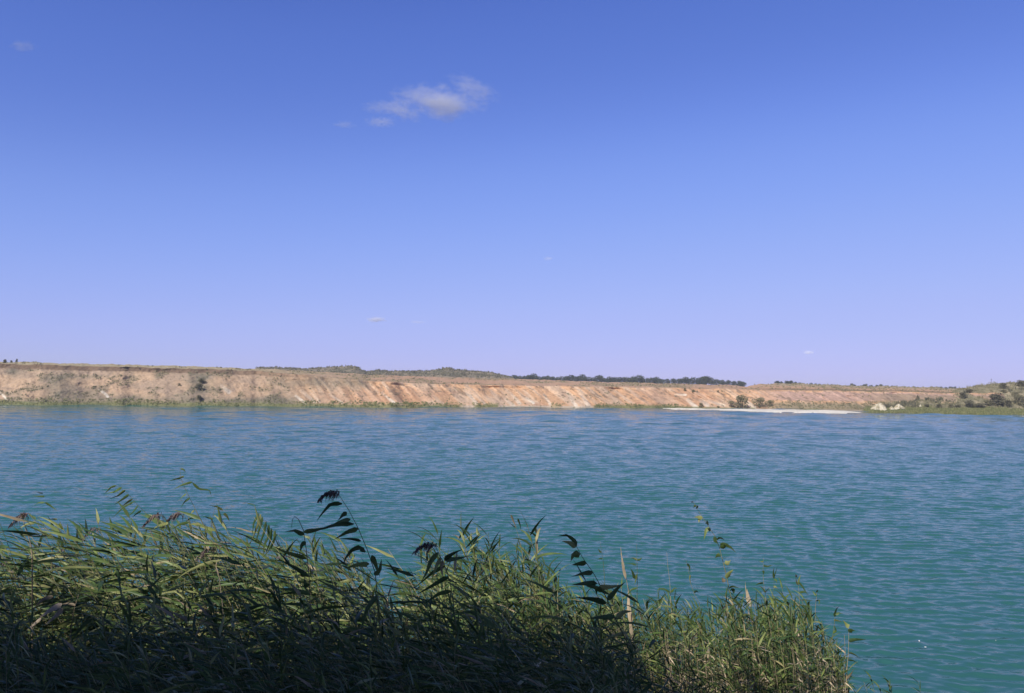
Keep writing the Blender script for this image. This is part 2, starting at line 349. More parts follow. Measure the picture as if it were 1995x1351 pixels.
# ------------------------------------------------------------------ lake
SLOPE = .042
def lake():
    pyr = np.concatenate([np.linspace(2200, 1400, 60), 1400 - (1400 - 775) * np.linspace(0, 1, 1000) ** .96])
    dep = H * F / (pyr - 749)
    xs = np.linspace(-300, 2300, 760)
    dx = (xs - CX) / F
    Y = np.repeat(dep[:, None], len(xs), 1); Xw = Y * dx[None, :]
    step = np.abs(np.gradient(dep))[:, None]
    hgt = np.zeros_like(Y)
    r = np.random.default_rng(3)
    lamc = .023 * np.hypot(Y, Xw) * (np.hypot(Y, Xw) / 18) ** -.35
    lamc = np.maximum(lamc, 3.2 * step)
    for k in range(96):
        lam = .12 * (16.0 / .12) ** (k / 95.0) * r.uniform(.97, 1.03)
        ph = R(9 + r.normal(0, 17)); kk = 2 * math.pi / lam
        wt = np.exp(-(np.log(lam / lamc) / .55) ** 2) * (1 - ss(.36, .55, step / lam))
        if wt.max() < .01: continue
        grp = .65 + .7 * vnoise(Xw * .2 / lam + k * 3.7, Y * .16 / lam + k * 9.1)
        hgt += SLOPE * lam / (2 * math.pi) * r.uniform(.7, 1.3) * wt * grp * np.sin(kk * (Xw * math.sin(ph) + Y * math.cos(ph)) + r.uniform(0, 6.28))
    A = np.stack([Xw, Y, hgt], -1).reshape(-1, 3); q = gridQ(len(dep), len(xs))
    # outer sheet beyond the fine grid, butted to it
    e = np.array([(Xw[0, 0], dep[0], 0), (Xw[0, -1], dep[0], 0), (Xw[-1, 0], dep[-1], 0), (Xw[-1, -1], dep[-1], 0), (-900, dep[0], 0), (900, dep[0], 0), (-900, dep[-1], 0), (900, dep[-1], 0), (-900, 640, 0), (900, 640, 0), (-900, 3.5, 0), (900, 3.5, 0)])
    n = len(A)
    q2 = np.array([(4, 0, 2, 6), (1, 5, 7, 3), (10, 11, 5, 4)]) + n
    return mesh('lake', np.concatenate([A, e]), np.concatenate([q, q2]), M['water'], smooth=True)
props(link('lake_water', lake()), kind='structure')

# ------------------------------------------------------------------ near bank
def bank_z(x, y):
    x = np.asarray(x, float); y = np.asarray(y, float)
    ys = 14.2 + .25 * np.sin(x * .8) - .06 * x            # waterline
    z = np.where(y < 1.2, 4.85 + 0 * y, 4.85 - (y - 1.2) * 4.85 / (ys - 1.2))
    return z + (fbm(x * .5, y * .5, 4) - .5) * .35 * (1 - np.clip((y - 11) / 4, 0, .8))
gx = np.concatenate([np.linspace(-120, -16, 40), np.linspace(-15.5, 15.5, 220), np.linspace(16, 120, 40)])
gy = np.concatenate([np.linspace(-120, -11, 30), np.linspace(-10, 18, 200)])
GX, GY = np.meshgrid(gx, gy); GZ = bank_z(GX, GY); GZ = np.where(GX > 9, GZ - (GX - 9) * .0, GZ)
A = np.stack([GX, GY, GZ], -1).reshape(-1, 3)
n_ = fbm(A[:, 0] * 1.3, A[:, 1] * 1.3, 5)[:, None]
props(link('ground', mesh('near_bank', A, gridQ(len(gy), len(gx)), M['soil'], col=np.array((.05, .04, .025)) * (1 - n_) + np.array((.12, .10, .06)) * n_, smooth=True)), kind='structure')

# ------------------------------------------------------------------ leaf clouds: trees, bushes, tufts
def leafcloud(n, rad, leaf, blobs=None, seed=0, hollow=.55, flat=.0):
    """n small quads spread through lobes; returns verts and quads"""
    r = np.random.default_rng(seed)
    if blobs is None: blobs = [((0, 0, 0), 1.0)]
    cs = np.array([b[0] for b in blobs], float); rs = np.array([b[1] for b in blobs], float)
    pick = r.choice(len(blobs), n, p=rs ** 2 / (rs ** 2).sum())
    d = r.normal(size=(n, 3)); d /= np.linalg.norm(d, axis=1)[:, None]
    rad_ = r.uniform(hollow ** 3, 1, n) ** (1 / 3) * (1 + .16 * np.sin(d[:, 0] * 5 + pick) * np.cos(d[:, 2] * 6))
    p = (cs[pick] + d * (rs[pick] * rad_)[:, None]) * np.array(rad)
    a = r.normal(size=(n, 3)); a /= np.linalg.norm(a, axis=1)[:, None]
    b = np.cross(a, r.normal(size=(n, 3))); b /= np.linalg.norm(b, axis=1)[:, None]
    s = leaf * r.uniform(.6, 1.4, n)[:, None]
    Vv = np.stack([p - a * s, p - b * s * .5, p + a * s, p + b * s * .5], 1).reshape(-1, 3)
    return Vv, np.arange(4 * n).reshape(-1, 4)
def tube(pts, rads, sides=6):
    pts = [Vector(p) for p in pts]; Vv = []; Q = []
    for i, p in enumerate(pts):
        t = (pts[min(i + 1, len(pts) - 1)] - pts[max(i - 1, 0)]).normalized()
        a = t.cross(Vector((0.3, 1, 0.1))).normalized(); b = t.cross(a)
        for k in range(sides):
            an = 2 * math.pi * k / sides
            Vv.append(p + (a * math.cos(an) + b * math.sin(an)) * rads[i])
    for i in range(len(pts) - 1):
        for k in range(sides):
            k2 = (k + 1) % sides
            Q.append((i * sides + k, i * sides + k2, (i + 1) * sides + k2, (i + 1) * sides + k))
    return np.array([tuple(v) for v in Vv]), np.array(Q)
def join(parts):
    Vs, Qs, o = [], [], 0
    for v, q in parts: Vs.append(v); Qs.append(np.asarray(q) + o); o += len(v)
    return np.concatenate(Vs), np.concatenate(Qs)
def tree_proto(seed, h=8.0, wd=6.0, n=900, leaf=.38, mat='tree', low=.12):
    r = random.Random(seed)
    blobs = []
    for k in range(9):
        a = r.uniform(0, 6.28); rr = r.uniform(.15, .62)
        blobs.append(((rr * math.cos(a), rr * math.sin(a), r.uniform(-.55, .6)), r.uniform(.3, .5)))
    blobs.append(((0, 0, .45), .5))
    Vv, Q = leafcloud(n, (wd / 2, wd / 2, h * (1 - low) / 2), leaf, blobs, seed)
    Vv[:, 2] += h * (low + (1 - low) / 2)
    tp = [tube([(0, 0, -.3), (.05 * h / 8, 0, h * .3), (.1, .1, h * .55), (0, .1, h * .8)], [h * .03, h * .024, h * .015, h * .005])]
    for k in range(5):
        a = r.uniform(0, 6.28); z0 = h * r.uniform(.2, .5); l = wd * .36
        tp.append(tube([(0.03, 0, z0), (math.cos(a) * l * .5, math.sin(a) * l * .5, z0 + h * .14), (math.cos(a) * l, math.sin(a) * l, z0 + h * .3)], [h * .012, h * .008, h * .003], 5))
    tv, tq = join(tp)
    return mesh('crown', Vv, Q, M[mat]), mesh('trunk', tv, tq, M['bark'])
TP = [tree_proto(s, 8, w_, 900, .36, low=.0) for s, w_ in ((1, 7.5), (2, 6.2), (3, 8.6), (4, 6.8), (5, 5.4))]
def place_tree(kind, loc, h, label, cat='tree', group=None, sxy=1.0, name='tree', protos=None):
    cr, tk = (protos or TP)[kind % len(protos or TP)]
    o = empty(name, loc, random.uniform(0, 6.28)); s = h / 8.0; o.scale = (s * sxy, s * sxy, s)
    link('crown', cr, o); link('trunk', tk, o)
    props(o, label, cat, group); return o
def gz_far(px, Y):                                     # height of the far ground on this bearing
    j = int(np.argmin(np.abs(pxs - px))); return float(np.interp(Y, D[:, j], Z.reshape(D.shape)[:, j]))

# tree line behind the terrace: x pixel, top pixel row, width factor
named = {1040: 'round topped dark tree clear above the left end of the far tree line',
         1135: 'dense dark broad crown, tallest in the left half of the tree line',
         1168: 'small separate dark crown right of the broad dense tree on the tree line',
         1243: 'pointed dark tree rising in the middle of the far tree line',
         1376: 'large spreading dark tree near the right end of the far tree line',
         1440: 'squat dark tree at the right end of the tree line beside the low hill'}
tops = [(985, 731), (993, 732), (1003, 730), (1012, 732), (1022, 732), (1031, 730), (1040, 727), (1051, 733), (1060, 733), (1067, 731.5), (1076, 733), (1086, 734), (1096, 733), (1105, 732.5), (1114, 730), (1124, 733), (1135, 728.5), (1146, 734), (1156, 735),
        (1168, 730.5), (1178, 736), (1187, 733), (1197, 734), (1207, 734.5), (1217, 734), (1226, 735.5), (1236, 734), (1243, 730.5), (1252, 734), (1262, 736), (1271, 735), (1279, 733.5), (1290, 738), (1301, 738), (1312, 737), (1324, 737), (1336, 733.5), (1349, 734.5), (1360, 737), (1370, 733), (1376, 732), (1386, 735), (1397, 738.5), (1408, 740), (1419, 740.5), (1430, 742), (1440, 741.5), (1447, 743)]
for i, (px, py) in enumerate(tops):
    Y = 640 + random.uniform(-25, 60); b = at(px, 750, Y); g = gz_far(px, Y)
    t = at(px, py, Y).z
    place_tree(i, (b.x, Y, g - .3), max(3.5, t - g + .3), named.get(px, next(t_ for lim, t_ in ((1040, 'low dark crown left of the round topped tree on the far tree line'), (1090, 'low crown just right of the round topped tree on the far tree line'), (1135, 'low crown just left of the broad dense tree on the tree line'), (1168, 'low crown touching the broad dense tree on its right'), (1243, 'low dark crown in the stretch left of the pointed middle tree'), (1300, 'low dark crown just right of the pointed middle tree'), (1376, 'low dark crown left of the large spreading tree on the tree line'), (1440, 'low crown between the large spreading tree and the end of the line'), (9999, 'last tiny crown where the far tree line ends')) if px < lim)), group='trees of the far tree line', sxy=random.uniform(1.25, 1.7) * (1.15 if px in named else 1))
far2 = [(1514, 741.5, 1.2), (1522, 743, 1), (1533, 741.5, 1.1), (1541, 741, 1.1), (1550, 743.5, 1.2), (1559, 745, 1.2), (1580, 746, 1.1), (1589, 747, 1.2), (1596, 747.5, 1), (1605, 748.5, 1.2), (1622, 749.5, 1.2), (1659, 747, 1.1), (1665, 749, 1), (1684, 748.5, 1), (1688, 747.5, 1), (1697, 750, 1), (1709, 750, 1.2), (1716, 748.5, 1.2), (1727, 751, 1.2), (1738, 751, 1.2), (1744, 752, 1.2)]
for i, (px, py, k) in enumerate(far2):
    Y = 560 + random.uniform(-20, 40); b = at(px, 750, Y); g = gz_far(px, Y)
    g = min(g, at(px, py + 9, Y).z)
    t = at(px, py, Y).z
    lb = ('dark round tree in the small clump on the plain just right of the low hill' if px < 1570 else 'low dark tree on the skyline above the pink clay face' if px < 1650 else 'small dark tree in the far clump on the skyline above the chalk mounds')
    place_tree(i + 2, (b.x, Y, g), max(3.0, t - g), lb, group='scattered trees on the right hand plain', sxy=k * 1.15)
for i, px in enumerate(range(1762, 1862, 9)):
    Y = 900 + random.uniform(-20, 60); b = at(px, 755, Y); t = at(px, 753.5 + random.uniform(-1, 1), Y).z
    place_tree(i, (b.x, Y, t - 5), 5, 'tiny distant tree in the thin row low on the horizon left of the grassy hill', group='thin row of distant trees', sxy=1.5)

# bushes
BP = [tree_proto(20 + s, 8, w_, 900, .42, 'scrub', .02) for s, w_ in ((1, 10), (2, 13), (3, 9))]
DB = [tree_proto(40 + s, 8, w_, 900, .42, 'moundscrub', .02) for s, w_ in ((1, 9), (2, 12))]
def surf(Pg, px, py):                                   # nearest point of a terrain grid to a pixel
    a, b = project(Pg.reshape(-1, 3)); i = int(np.argmin((a - px) ** 2 + (b - py) ** 2)); return Vector(Pg.reshape(-1, 3)[i])
Pg = P
def bush(px, py, hpx, label, grid=None, protos=None, group=None, cat='bush', sxy=1.0, name='bush'):
    p = surf(P if grid is None else grid, px, py); h = hpx * p.y / F
    place_tree(random.randrange(3), (p.x, p.y, p.z - .1), h, label, cat, group, sxy, name, protos or BP)
bush(394, 748, 12, 'dark round bush halfway up the left slope, upper of a pair', protos=DB, group='bushes on the left slope')
bush(386, 760, 14, 'larger dark bush below the round one on the left slope', protos=DB, group='bushes on the left slope')
bush(388, 780, 12, 'low dark bush at the foot of the left slope under the pair', protos=DB, group='bushes on the left slope')
bush(348, 752, 6, 'small olive bush left of the pair of dark bushes on the slope', group='bushes on the left slope')
bush(9, 708, 9, 'dark leaning shrub on the bank top at the far left edge', protos=DB, group='shrubs on the left bank top')
bush(22, 707, 6, 'smallest shrub of the three on the left bank top', protos=DB, group='shrubs on the left bank top')
bush(33, 706, 8, 'thin upright shrub on the left bank top, rightmost of three', protos=DB, group='shrubs on the left bank top', sxy=.6)
for px, py, hp, lb in ((1350, 765, 7, 'brown scrubby bush on the orange slope, larger of two below the tree line'), (1334, 762, 7, 'thin brown bush left of the larger one on the orange slope'), (1400, 765, 5, 'flat brown bush on the slope right of the two scrubby ones'),
        (1442, 795, 26, 'tall sparse olive bush on the slope at the left end of the beach'), (1425, 794, 14, 'low green bush at the foot of the slope just left of the tall sparse one'), (1480, 794, 20, 'broad olive bush behind the white beach right of the chalk patch'), (1365, 794, 10, 'green bush beside the pale chalk chute near the beach'),
        (1500, 792, 13, 'olive bush behind the beach, second from the chalk patch'), (1400, 797, 7, 'low dark green bush at the waterline left of the beach')):
    bush(px, py, hp, lb, group='bushes by the beach')
for px, py, hp, pr, lb in ((1888, 766, 9, DB, 'dark green upright bush on the left shoulder of the grassy hill'), (1878, 776, 12, DB, 'tall green bush just below the upright one on the hill shoulder'),
        (1956, 757, 12, DB, 'dark ragged shrub on the crest of the grassy hill'), (1988, 753, 13, DB, 'dark bushy shrub on the crest at the right edge'), (1957, 765, 7, BP, 'low olive bush under the ragged shrub on the crest'),
        (1945, 790, 24, DB, 'largest dark bush on the lower grassy hill'), (1925, 792, 14, BP, 'olive bush left of the largest dark bush on the hill'), (1985, 788, 20, BP, 'olive bush at the right edge low on the hill'), (1962, 793, 15, DB, 'dark bush between the largest one and the right edge'),
        (1830, 796, 9, DB, 'low dark bush at the hill foot, leftmost of the row'), (1852, 796, 10, BP, 'olive bush second in the row at the hill foot'), (1868, 797, 9, DB, 'dark bush third in the row at the hill foot'), (1890, 796, 16, DB, 'broad dark bush in the middle of the row at the hill foot'), (1912, 797, 12, DB, 'dark rounded bush at the hill foot right of the broad one'),
        (1806, 794, 9, BP, 'olive bush at the left end of the grassy hill'), (1980, 772, 8, BP, 'small olive bush on the upper hill near the right edge')):
    bush(px, py, hp * 1.05, lb, grid=HP, protos=pr, group='bushes on the grassy hill', sxy=random.uniform(1.1, 1.7))

# thin pole on the hill
p = surf(HP, 1931, 749); pv, pq = tube([(0, 0, -.2), (0, 0, 1.2), (0, 0, 1.9)], [.06, .05, .045], 8)
pe = empty('utility_pole', p); link('post', mesh('post', pv, pq, M['bark']), pe)
cv, cq = tube([(-.35, 0, 1.65), (.35, 0, 1.65)], [.035, .035], 6); link('crossarm', mesh('crossarm', cv, cq, M['bark']), pe)
props(pe, 'thin dark pole standing on the crest of the grassy hill', 'pole')

# chalk mounds
def mound_obj(px, py, wpx, hpx, Y, label, seed, name='chalk_mound'):
    b = at(px, py, Y); wd = wpx * Y / F; h = hpx * Y / F
    n = 56; tt, rr = np.meshgrid(np.linspace(0, 2 * math.pi, n, endpoint=False), np.linspace(0, 1, 18))
    ridgy = 1 + .6 * (fbm(np.cos(tt) * 2 + seed, np.sin(tt) * 2 + seed, 3) - .5) * 2
    x = rr * np.cos(tt) * wd / 2 * ridgy; y = rr * np.sin(tt) * wd / 2.4 * ridgy
    z = h * (1 - rr ** 1.25) ** .8 * (1 - .25 * np.clip(np.cos(tt - 2.5), 0, 1) * rr) + (fbm(x * 1.3 + seed, y * 1.3, 4) - .5) * h * .7 * np.clip(rr * 4, 0, 1) - .15 * rr
    Vv = np.stack([x, y, z], -1).reshape(-1, 3)
    Q = np.array([(i * n + k, i * n + (k + 1) % n, (i + 1) * n + (k + 1) % n, (i + 1) * n + k) for i in range(17) for k in range(n)])
    nn = fbm(Vv[:, 0] * 1.5 + seed, Vv[:, 1] * 1.5 + Vv[:, 2], 4)[:, None]
    cc = np.where(nn > .53, np.array([[.36, .30, .18]]), np.array([[.54, .475, .34]]))
    o = link(name, mesh(name, Vv, Q, M['chalk'], col=cc)); o.location = (b.x, Y, b.z)
    return props(o, label, 'mound', 'chalk mounds on the right shore')
mound_obj(1712, 797, 31, 13, 206, 'larger pale chalk mound with steep peak near the end of the beach', 2)
mound_obj(1751, 796, 20, 9, 207, 'smaller pale chalk mound right of the peaked one', 5)
mound_obj(1737, 797, 11, 5, 206.5, 'lowest pale chalk heap wedged between the two chalk mounds', 8)
mound_obj(1793, 791, 4, 3, 203, 'tiny white chalk lump at the foot of the grassy hill', 9)

# stuff: rough grass and reeds along the far waterline, dry scrub over the slopes, scrub on the mounds
def tufts(points, hgt, n, leaf, seed):
    r = np.random.default_rng(seed); k = len(points)
    p = np.repeat(points, n, 0); hh = np.repeat(hgt, n)
    p = p + np.stack([r.normal(0, .35, k * n) * np.minimum(hh, 1.5), r.normal(0, .35, k * n), 0 * hh], -1)
    l = hh * r.uniform(.5, 1.1, k * n); lean = r.normal(0, .25, (k * n, 2)) * l[:, None]
    wv = np.stack([r.normal(0, 1, k * n), r.normal(0, .5, k * n)], -1); wv /= np.linalg.norm(wv, axis=1)[:, None]
    wv = wv * (leaf * r.uniform(.6, 1.3, k * n))[:, None]
    z0 = np.zeros(k * n)
    a = p + np.stack([-wv[:, 0] * .5, -wv[:, 1] * .5, z0], -1); b = p + np.stack([wv[:, 0] * .5, wv[:, 1] * .5, z0], -1)
    m = p + np.stack([lean[:, 0] * .4 + wv[:, 0], lean[:, 1] * .4 + wv[:, 1], l * .6], -1); t = p + np.stack([lean[:, 0], lean[:, 1], l], -1)
    Vv = np.stack([a, b, m, t], 1).reshape(-1, 3)
    return Vv, np.arange(4 * k * n).reshape(-1, 4)
def pick(mask_prob, n, seed, rows=(0, None)):
    r = np.random.default_rng(seed); w_ = mask_prob.ravel().astype(float)
    cell = np.abs(np.gradient(X, axis=1) * np.gradient(D, axis=0)).ravel() + .02; w_ = w_ * cell
    i = r.choice(len(w_), n, p=w_ / w_.sum())
    return P[i] + np.stack([r.normal(0, .15, n), r.normal(0, .1, n), np.zeros(n)], -1), PXf[i]
inframe = (PX > -150) & (PX < 2150)
wl = inframe * (V > -.95) * (V < .10) * (1 - bare * .93) * (1 - ss(1320, 1350, PX) * (1 - ss(1685, 1700, PX)))
pt, pp = pick(wl, 5200, 1)
hh = .08 + .48 * fbm(pp * .03, pp * 0, 4) * (1 + .9 * np.exp(-((pp - 745) / 60) ** 2)); hh = hh * np.where(pp > 1690, 1.0, .95)
Vv, Q = tufts(pt, hh, 7, .10, 1)
props(link('shore_grass', mesh('shore_grass', Vv, Q, M['green'])), 'green grass and reeds in a thin strip along the far waterline', 'grass', kind='stuff')
sc_ = inframe * ((V > .02) & (V < 1.05)) * ((left * .9 + .12) * ss(.5, .62, n2) + rightm * (1 - ss(.3, .5, V)) * 1.2) + inframe * (V > 1.0) * (V < 1.9) * .10 * ss(.5, .58, n4) + inframe * (V > 1.05) * (V < 2.02) * rightm * .1
pt, pp = pick(sc_, 3600, 2)
Vv, Q = tufts(pt, .15 + .40 * rng.random(len(pt)), 6, .13, 2)
props(link('dry_scrub', mesh('dry_scrub', Vv, Q, M['scrub'])), 'low dry scrub and weeds scattered over the quarry slopes', 'scrub', kind='stuff')
MPf = MP[5:49].reshape(-1, 3); i = rng.choice(len(MPf), 1700)
lv, lq = [], []
Vv, Q = tufts(MPf[i], .6 + 1.0 * rng.random(1700) ** 3, 4, .35, 3)
props(link('mound_scrub', mesh('mound_scrub', Vv, Q, M['moundscrub'])), 'dark scrub covering the mounds behind the terrace', 'scrub', kind='stuff')
HPf = HP[2:49].reshape(-1, 3); i = rng.choice(len(HPf), 7000)
Vv, Q = tufts(HPf[i], .25 + .9 * rng.random(7000) ** 3, 6, .10, 4)
props(link('hill_grass', mesh('hill_grass', Vv, Q, M['scrub'])), 'dry grass covering the hill at the right edge', 'grass', kind='stuff')
HL = HP[3:26].reshape(-1, 3); i = rng.choice(len(HL), 1500); hl = HL[i]
keep = fbm(hl[:, 0] * .12, hl[:, 1] * .12 + 7, 3) > .47; hl = hl[keep]
Vv, Q = tufts(hl, .5 + 1.3 * rng.random(len(hl)) ** 2, 9, .22, 11)
props(link('hill_scrub', mesh('hill_scrub', Vv, Q, M['moundscrub'])), 'dark olive scrub along the lower slope of the grassy hill', 'scrub', kind='stuff')
# flat green margin in front of the grassy hill
ptm, pp = pick((PX > 1688) * (PX < 2150) * (V > -.97) * (V < .1), 5200, 9)
Vv, Q = tufts(ptm, .3 + .5 * fbm(pp * .05, ptm[:, 1] * .2), 8, .10, 5)
props(link('marsh_grass', mesh('marsh_grass', Vv, Q, M['green'])), 'green marsh grass on the flat margin before the grassy hill', 'grass', kind='stuff')

# ------------------------------------------------------------------ reeds of the near bank
def leaf_ribbon(pts, wmax, wdir, fold=.25, n=6, twist=0.0):
    """blade along a polyline; wdir = sideways vector; folded along its midrib"""
    pts = [Vector(p) for p in pts]
    L_ = [0]
    for i in range(1, len(pts)): L_.append(L_[-1] + (pts[i] - pts[i - 1]).length)
    Vv = []; Q = []
    for k in range(n + 1):
        s = k / n; t = s * L_[-1]; j = max(i for i in range(len(pts)) if L_[i] <= t + 1e-9); j = min(j, len(pts) - 2)
        f_ = (t - L_[j]) / max(1e-9, L_[j + 1] - L_[j]); p = pts[j].lerp(pts[j + 1], f_)
        d = (pts[j + 1] - pts[j]).normalized()
        sd = (wdir - d * wdir.dot(d)).normalized(); sd = Matrix.Rotation(twist * s, 3, d) @ sd; up_ = sd.cross(d)
        wd = wmax * .5 * max(.03, min(1, .25 + s / .16) * (1 - max(0, s - .22) / .78) ** .85)
        Vv += [p - sd * wd + up_ * wd * fold, p, p + sd * wd + up_ * wd * fold]
    for k in range(n):
        a = k * 3; Q += [(a, a + 1, a + 4, a + 3), (a + 1, a + 2, a + 5, a + 4)]
    return np.array([tuple(v) for v in Vv]), np.array(Q)
def plume_geo(p0, dirv, length, r, n=46):
    """drooping panicle: thin branches with hanging spikelets"""
    parts = []; p0 = Vector(p0); d0 = Vector(dirv).normalized()
    for k in range(n):
        s = k / n; ax = p0 + d0 * length * s + Vector((0, 0, -length * .8 * s * s))
        d = (d0 * r.uniform(.1, .7) + Vector((r.gauss(0, .3), r.gauss(0, .3), r.uniform(-.3, .5)))).normalized()
        l = length * r.uniform(.18, .42) * (1.1 - .5 * s)
        m = ax + d * l * .5; e = m + (d * .35 + Vector((-.25, 0, -1.1))).normalized() * l * 1.1
        parts.append(leaf_ribbon([ax, m, e], length * .06, Vector((r.gauss(0, 1), r.gauss(0, 1), r.gauss(0, 1))), .4, 3))
    return join(parts)
def reed_geo(seed, h, lean, nleaf, sweep, leaflen, up0=.5, plume=False, dr0=.04, dr1=.12, az_sp=.5, tmin=.25):
    """stem, foliage, plume of one reed in metres, wind from the right (+x)"""
    r = random.Random(seed)
    def sp(t): return Vector((-lean * h * t ** 2.1, lean * .12 * h * math.sin(seed) * t * t, h * (t - .12 * lean * t * t)))
    st_ = tube([sp(i / 7) for i in range(8)], [.0048 * (1 - .68 * i / 7) + .0006 for i in range(8)], 4)
    lf = []
    for k in range(nleaf):
        t = tmin + (1 - tmin) * ((k + .3) / nleaf) ** .85; t = min(t, .995)
        b = sp(t); side = 1 if k % 2 else -1
        az = math.pi + side * abs(r.gauss(0, az_sp)) if r.random() < sweep else r.uniform(0, 6.28)
        el = up0 + r.gauss(0, .30) + (.35 if t > .9 else 0); l = leaflen * r.uniform(.65, 1.15) * (1 - .25 * max(0, t - .8) / .2)
        pts = [b]; p = b.copy(); dr = r.uniform(dr0, dr1)
        for s in range(5):
            d = Vector((math.cos(az) * math.cos(el), math.sin(az) * math.cos(el), math.sin(el))); p = p + d * l / 5; pts.append(p.copy()); el -= dr
        wdir = Vector((-math.sin(az), math.cos(az), 0)) + Vector((0, 0, r.gauss(0, .8)))
        lf.append(leaf_ribbon(pts, r.uniform(.024, .040) * (leaflen / .40), wdir, r.uniform(.1, .5), 5, r.uniform(-1.1, 1.1)))
    pl = plume_geo(sp(.985), (-1, .1, .35), .24, r, 40) if plume else None
    return st_, (join(lf) if lf else None), pl
protos = []   # (style, height, stem, foliage, plume)
for s in range(10): protos.append(('wind', 2.6, *reed_geo(100 + s, 2.6, .22 + .02 * s, 13, .85, .46, .10, False, .03, .15, az_sp=.65)))
for s in range(3): protos.append(('plumed', 2.6, *reed_geo(150 + s, 2.6, .25 + .03 * s, 11, .93, .44, .10, True, az_sp=.45)))
for s in range(8): protos.append(('up', 2.6, *reed_geo(200 + s, 2.6, .05 + .015 * s, 19, .55, .36, .65, False, .05, .24, az_sp=.9, tmin=.42)))
for s in range(3): protos.append(('dry', 2.2, *reed_geo(300 + s, 2.2, .04 + .03 * s, 4, .5, .26, -.1)))
env_far = np.array([(-400, 1010), (0, 1035), (60, 1040), (100, 1020), (200, 1050), (260, 1015), (330, 1000), (400, 1015), (500, 1030), (560, 1055), (640, 1060), (700, 1085), (760, 1105), (800, 1100), (860, 1075), (950, 1060), (1020, 1065), (1060, 1085), (1090, 1140), (1140, 1150), (1180, 1140), (1225, 1160), (1300, 1165), (1370, 1165), (1430, 1160), (1500, 1150), (1550, 1150), (1590, 1185), (1620, 1215), (1645, 1270), (1660, 1351), (2000, 1500)], float)
env_near = np.array([(-600, 1110), (0, 1110), (150, 1120), (300, 1105), (450, 1120), (600, 1120), (750, 1130), (860, 1120), (950, 1165), (1100, 1180), (1200, 1190), (1260, 1225), (1330, 1260), (1450, 1320), (1560, 1420), (2000, 2200)], float)
E = lambda T, x: float(np.interp(x, T[:, 0], T[:, 1]))
reeds = []    # proto, x, y, z, rz, scale, px
rr = random.Random(5)
def add(px, Y, tip_py, style, hmin=1.1, hmax=4.0):
    ids = [i for i, p_ in enumerate(protos) if p_[0] == style]; i = rr.choice(ids); p_ = protos[i]
    tip = at(px, tip_py, Y); top = tip.z; g = float(bank_z(tip.x, Y))
    hh = (top - g); hh = max(hmin, min(hmax, hh)); s = hh / (p_[1] * .97)
    rz = rr.gauss(0, .25) if style in ('wind', 'plumed') else rr.gauss(0, .6)
    stemtip = protos[i][2][0][-4:].mean(0) * s
    x0 = tip.x - (math.cos(rz) * stemtip[0] - math.sin(rz) * stemtip[1])
    g = float(bank_z(x0, Y)); reeds.append((i, x0, Y, g - .04, rz, s, px, Y))
n = 0
while n < 1650:                                        # outer, sunlit part of the stand
    px = rr.uniform(-330, 1650); Y = rr.uniform(9.2, 14.4)
    sty = 'wind' if px < rr.gauss(840, 180) else 'up'
    if px > 1200 and rr.random() < .30: sty = 'dry'
    if px < 480 and sty == 'wind' and rr.random() < .03: sty = 'plumed'
    e = E(env_far, px) - (26 if px < 700 else 14) + abs(rr.gauss(0, 52)) + rr.random() ** 2 * 120 + max(0, 11.5 - Y) * 12
    if sty == 'dry': e += 60
    add(px, Y, e, sty, hmax=3.9); n += 1
for n in range(560):                                   # thicker, leafier clump on the right
    px = rr.uniform(1040, 1640); Y = rr.uniform(10.4, 14.2)
    sty = 'dry' if rr.random() < .22 else 'up'
    add(px, Y, E(env_far, px) + abs(rr.gauss(0, 45)) + rr.random() ** 1.5 * 120 + (40 if sty == 'dry' else 0), sty, hmax=3.9)
for n in range(46):                                    # wispy tall ones over the left half
    px = rr.uniform(-60, 1050); add(px, rr.uniform(8.6, 11), E(env_far, px) - rr.uniform(5, 48), 'wind' if px < 800 else 'up', hmax=4.4)
for px, py in ((556, 1075), (615, 1060), (640, 1090), (690, 1075), (705, 1120), (760, 1095), (800, 1080), (870, 1090), (905, 1110), (1075, 1130), (1130, 1110), (1180, 1150), (1240, 1170), (470, 1065), (420, 1090), (340, 1080)):
    add(px, rr.uniform(6.2, 7.4), py, 'wind', hmax=3.6)
for n in range(120): add(rr.uniform(1230, 1650), rr.uniform(10.2, 11.6), rr.uniform(1240, 1330), 'dry')
n = 0
while n < 1900:                                        # nearer, shaded part
    px = rr.uniform(-700, 1480); Y = rr.uniform(4.6, 9.2)
    if px > 1230 and (Y < 7 or rr.random() < .55): n += 1; continue
    e = E(env_near, px) + abs(rr.gauss(0, 45)) + rr.random() * 130 + max(0, 6.5 - Y) * 60
    if e > 1500: n += 1; continue
    if 30 < px < 190 and e < 1235: e = 1235 + rr.random() * 40
    add(px, Y, e, 'wind' if rr.random() < (.8 if px < 1150 else .3) else 'up', hmin=.7, hmax=3.3); n += 1
for px, py in ((1685, 1325), (1700, 1318), (1722, 1315), (1735, 1330), (1715, 1335), (1766, 1342), (1789, 1326), (1640, 1310), (1660, 1330)):
    add(px, 11.0, py, 'up', hmin=.8)
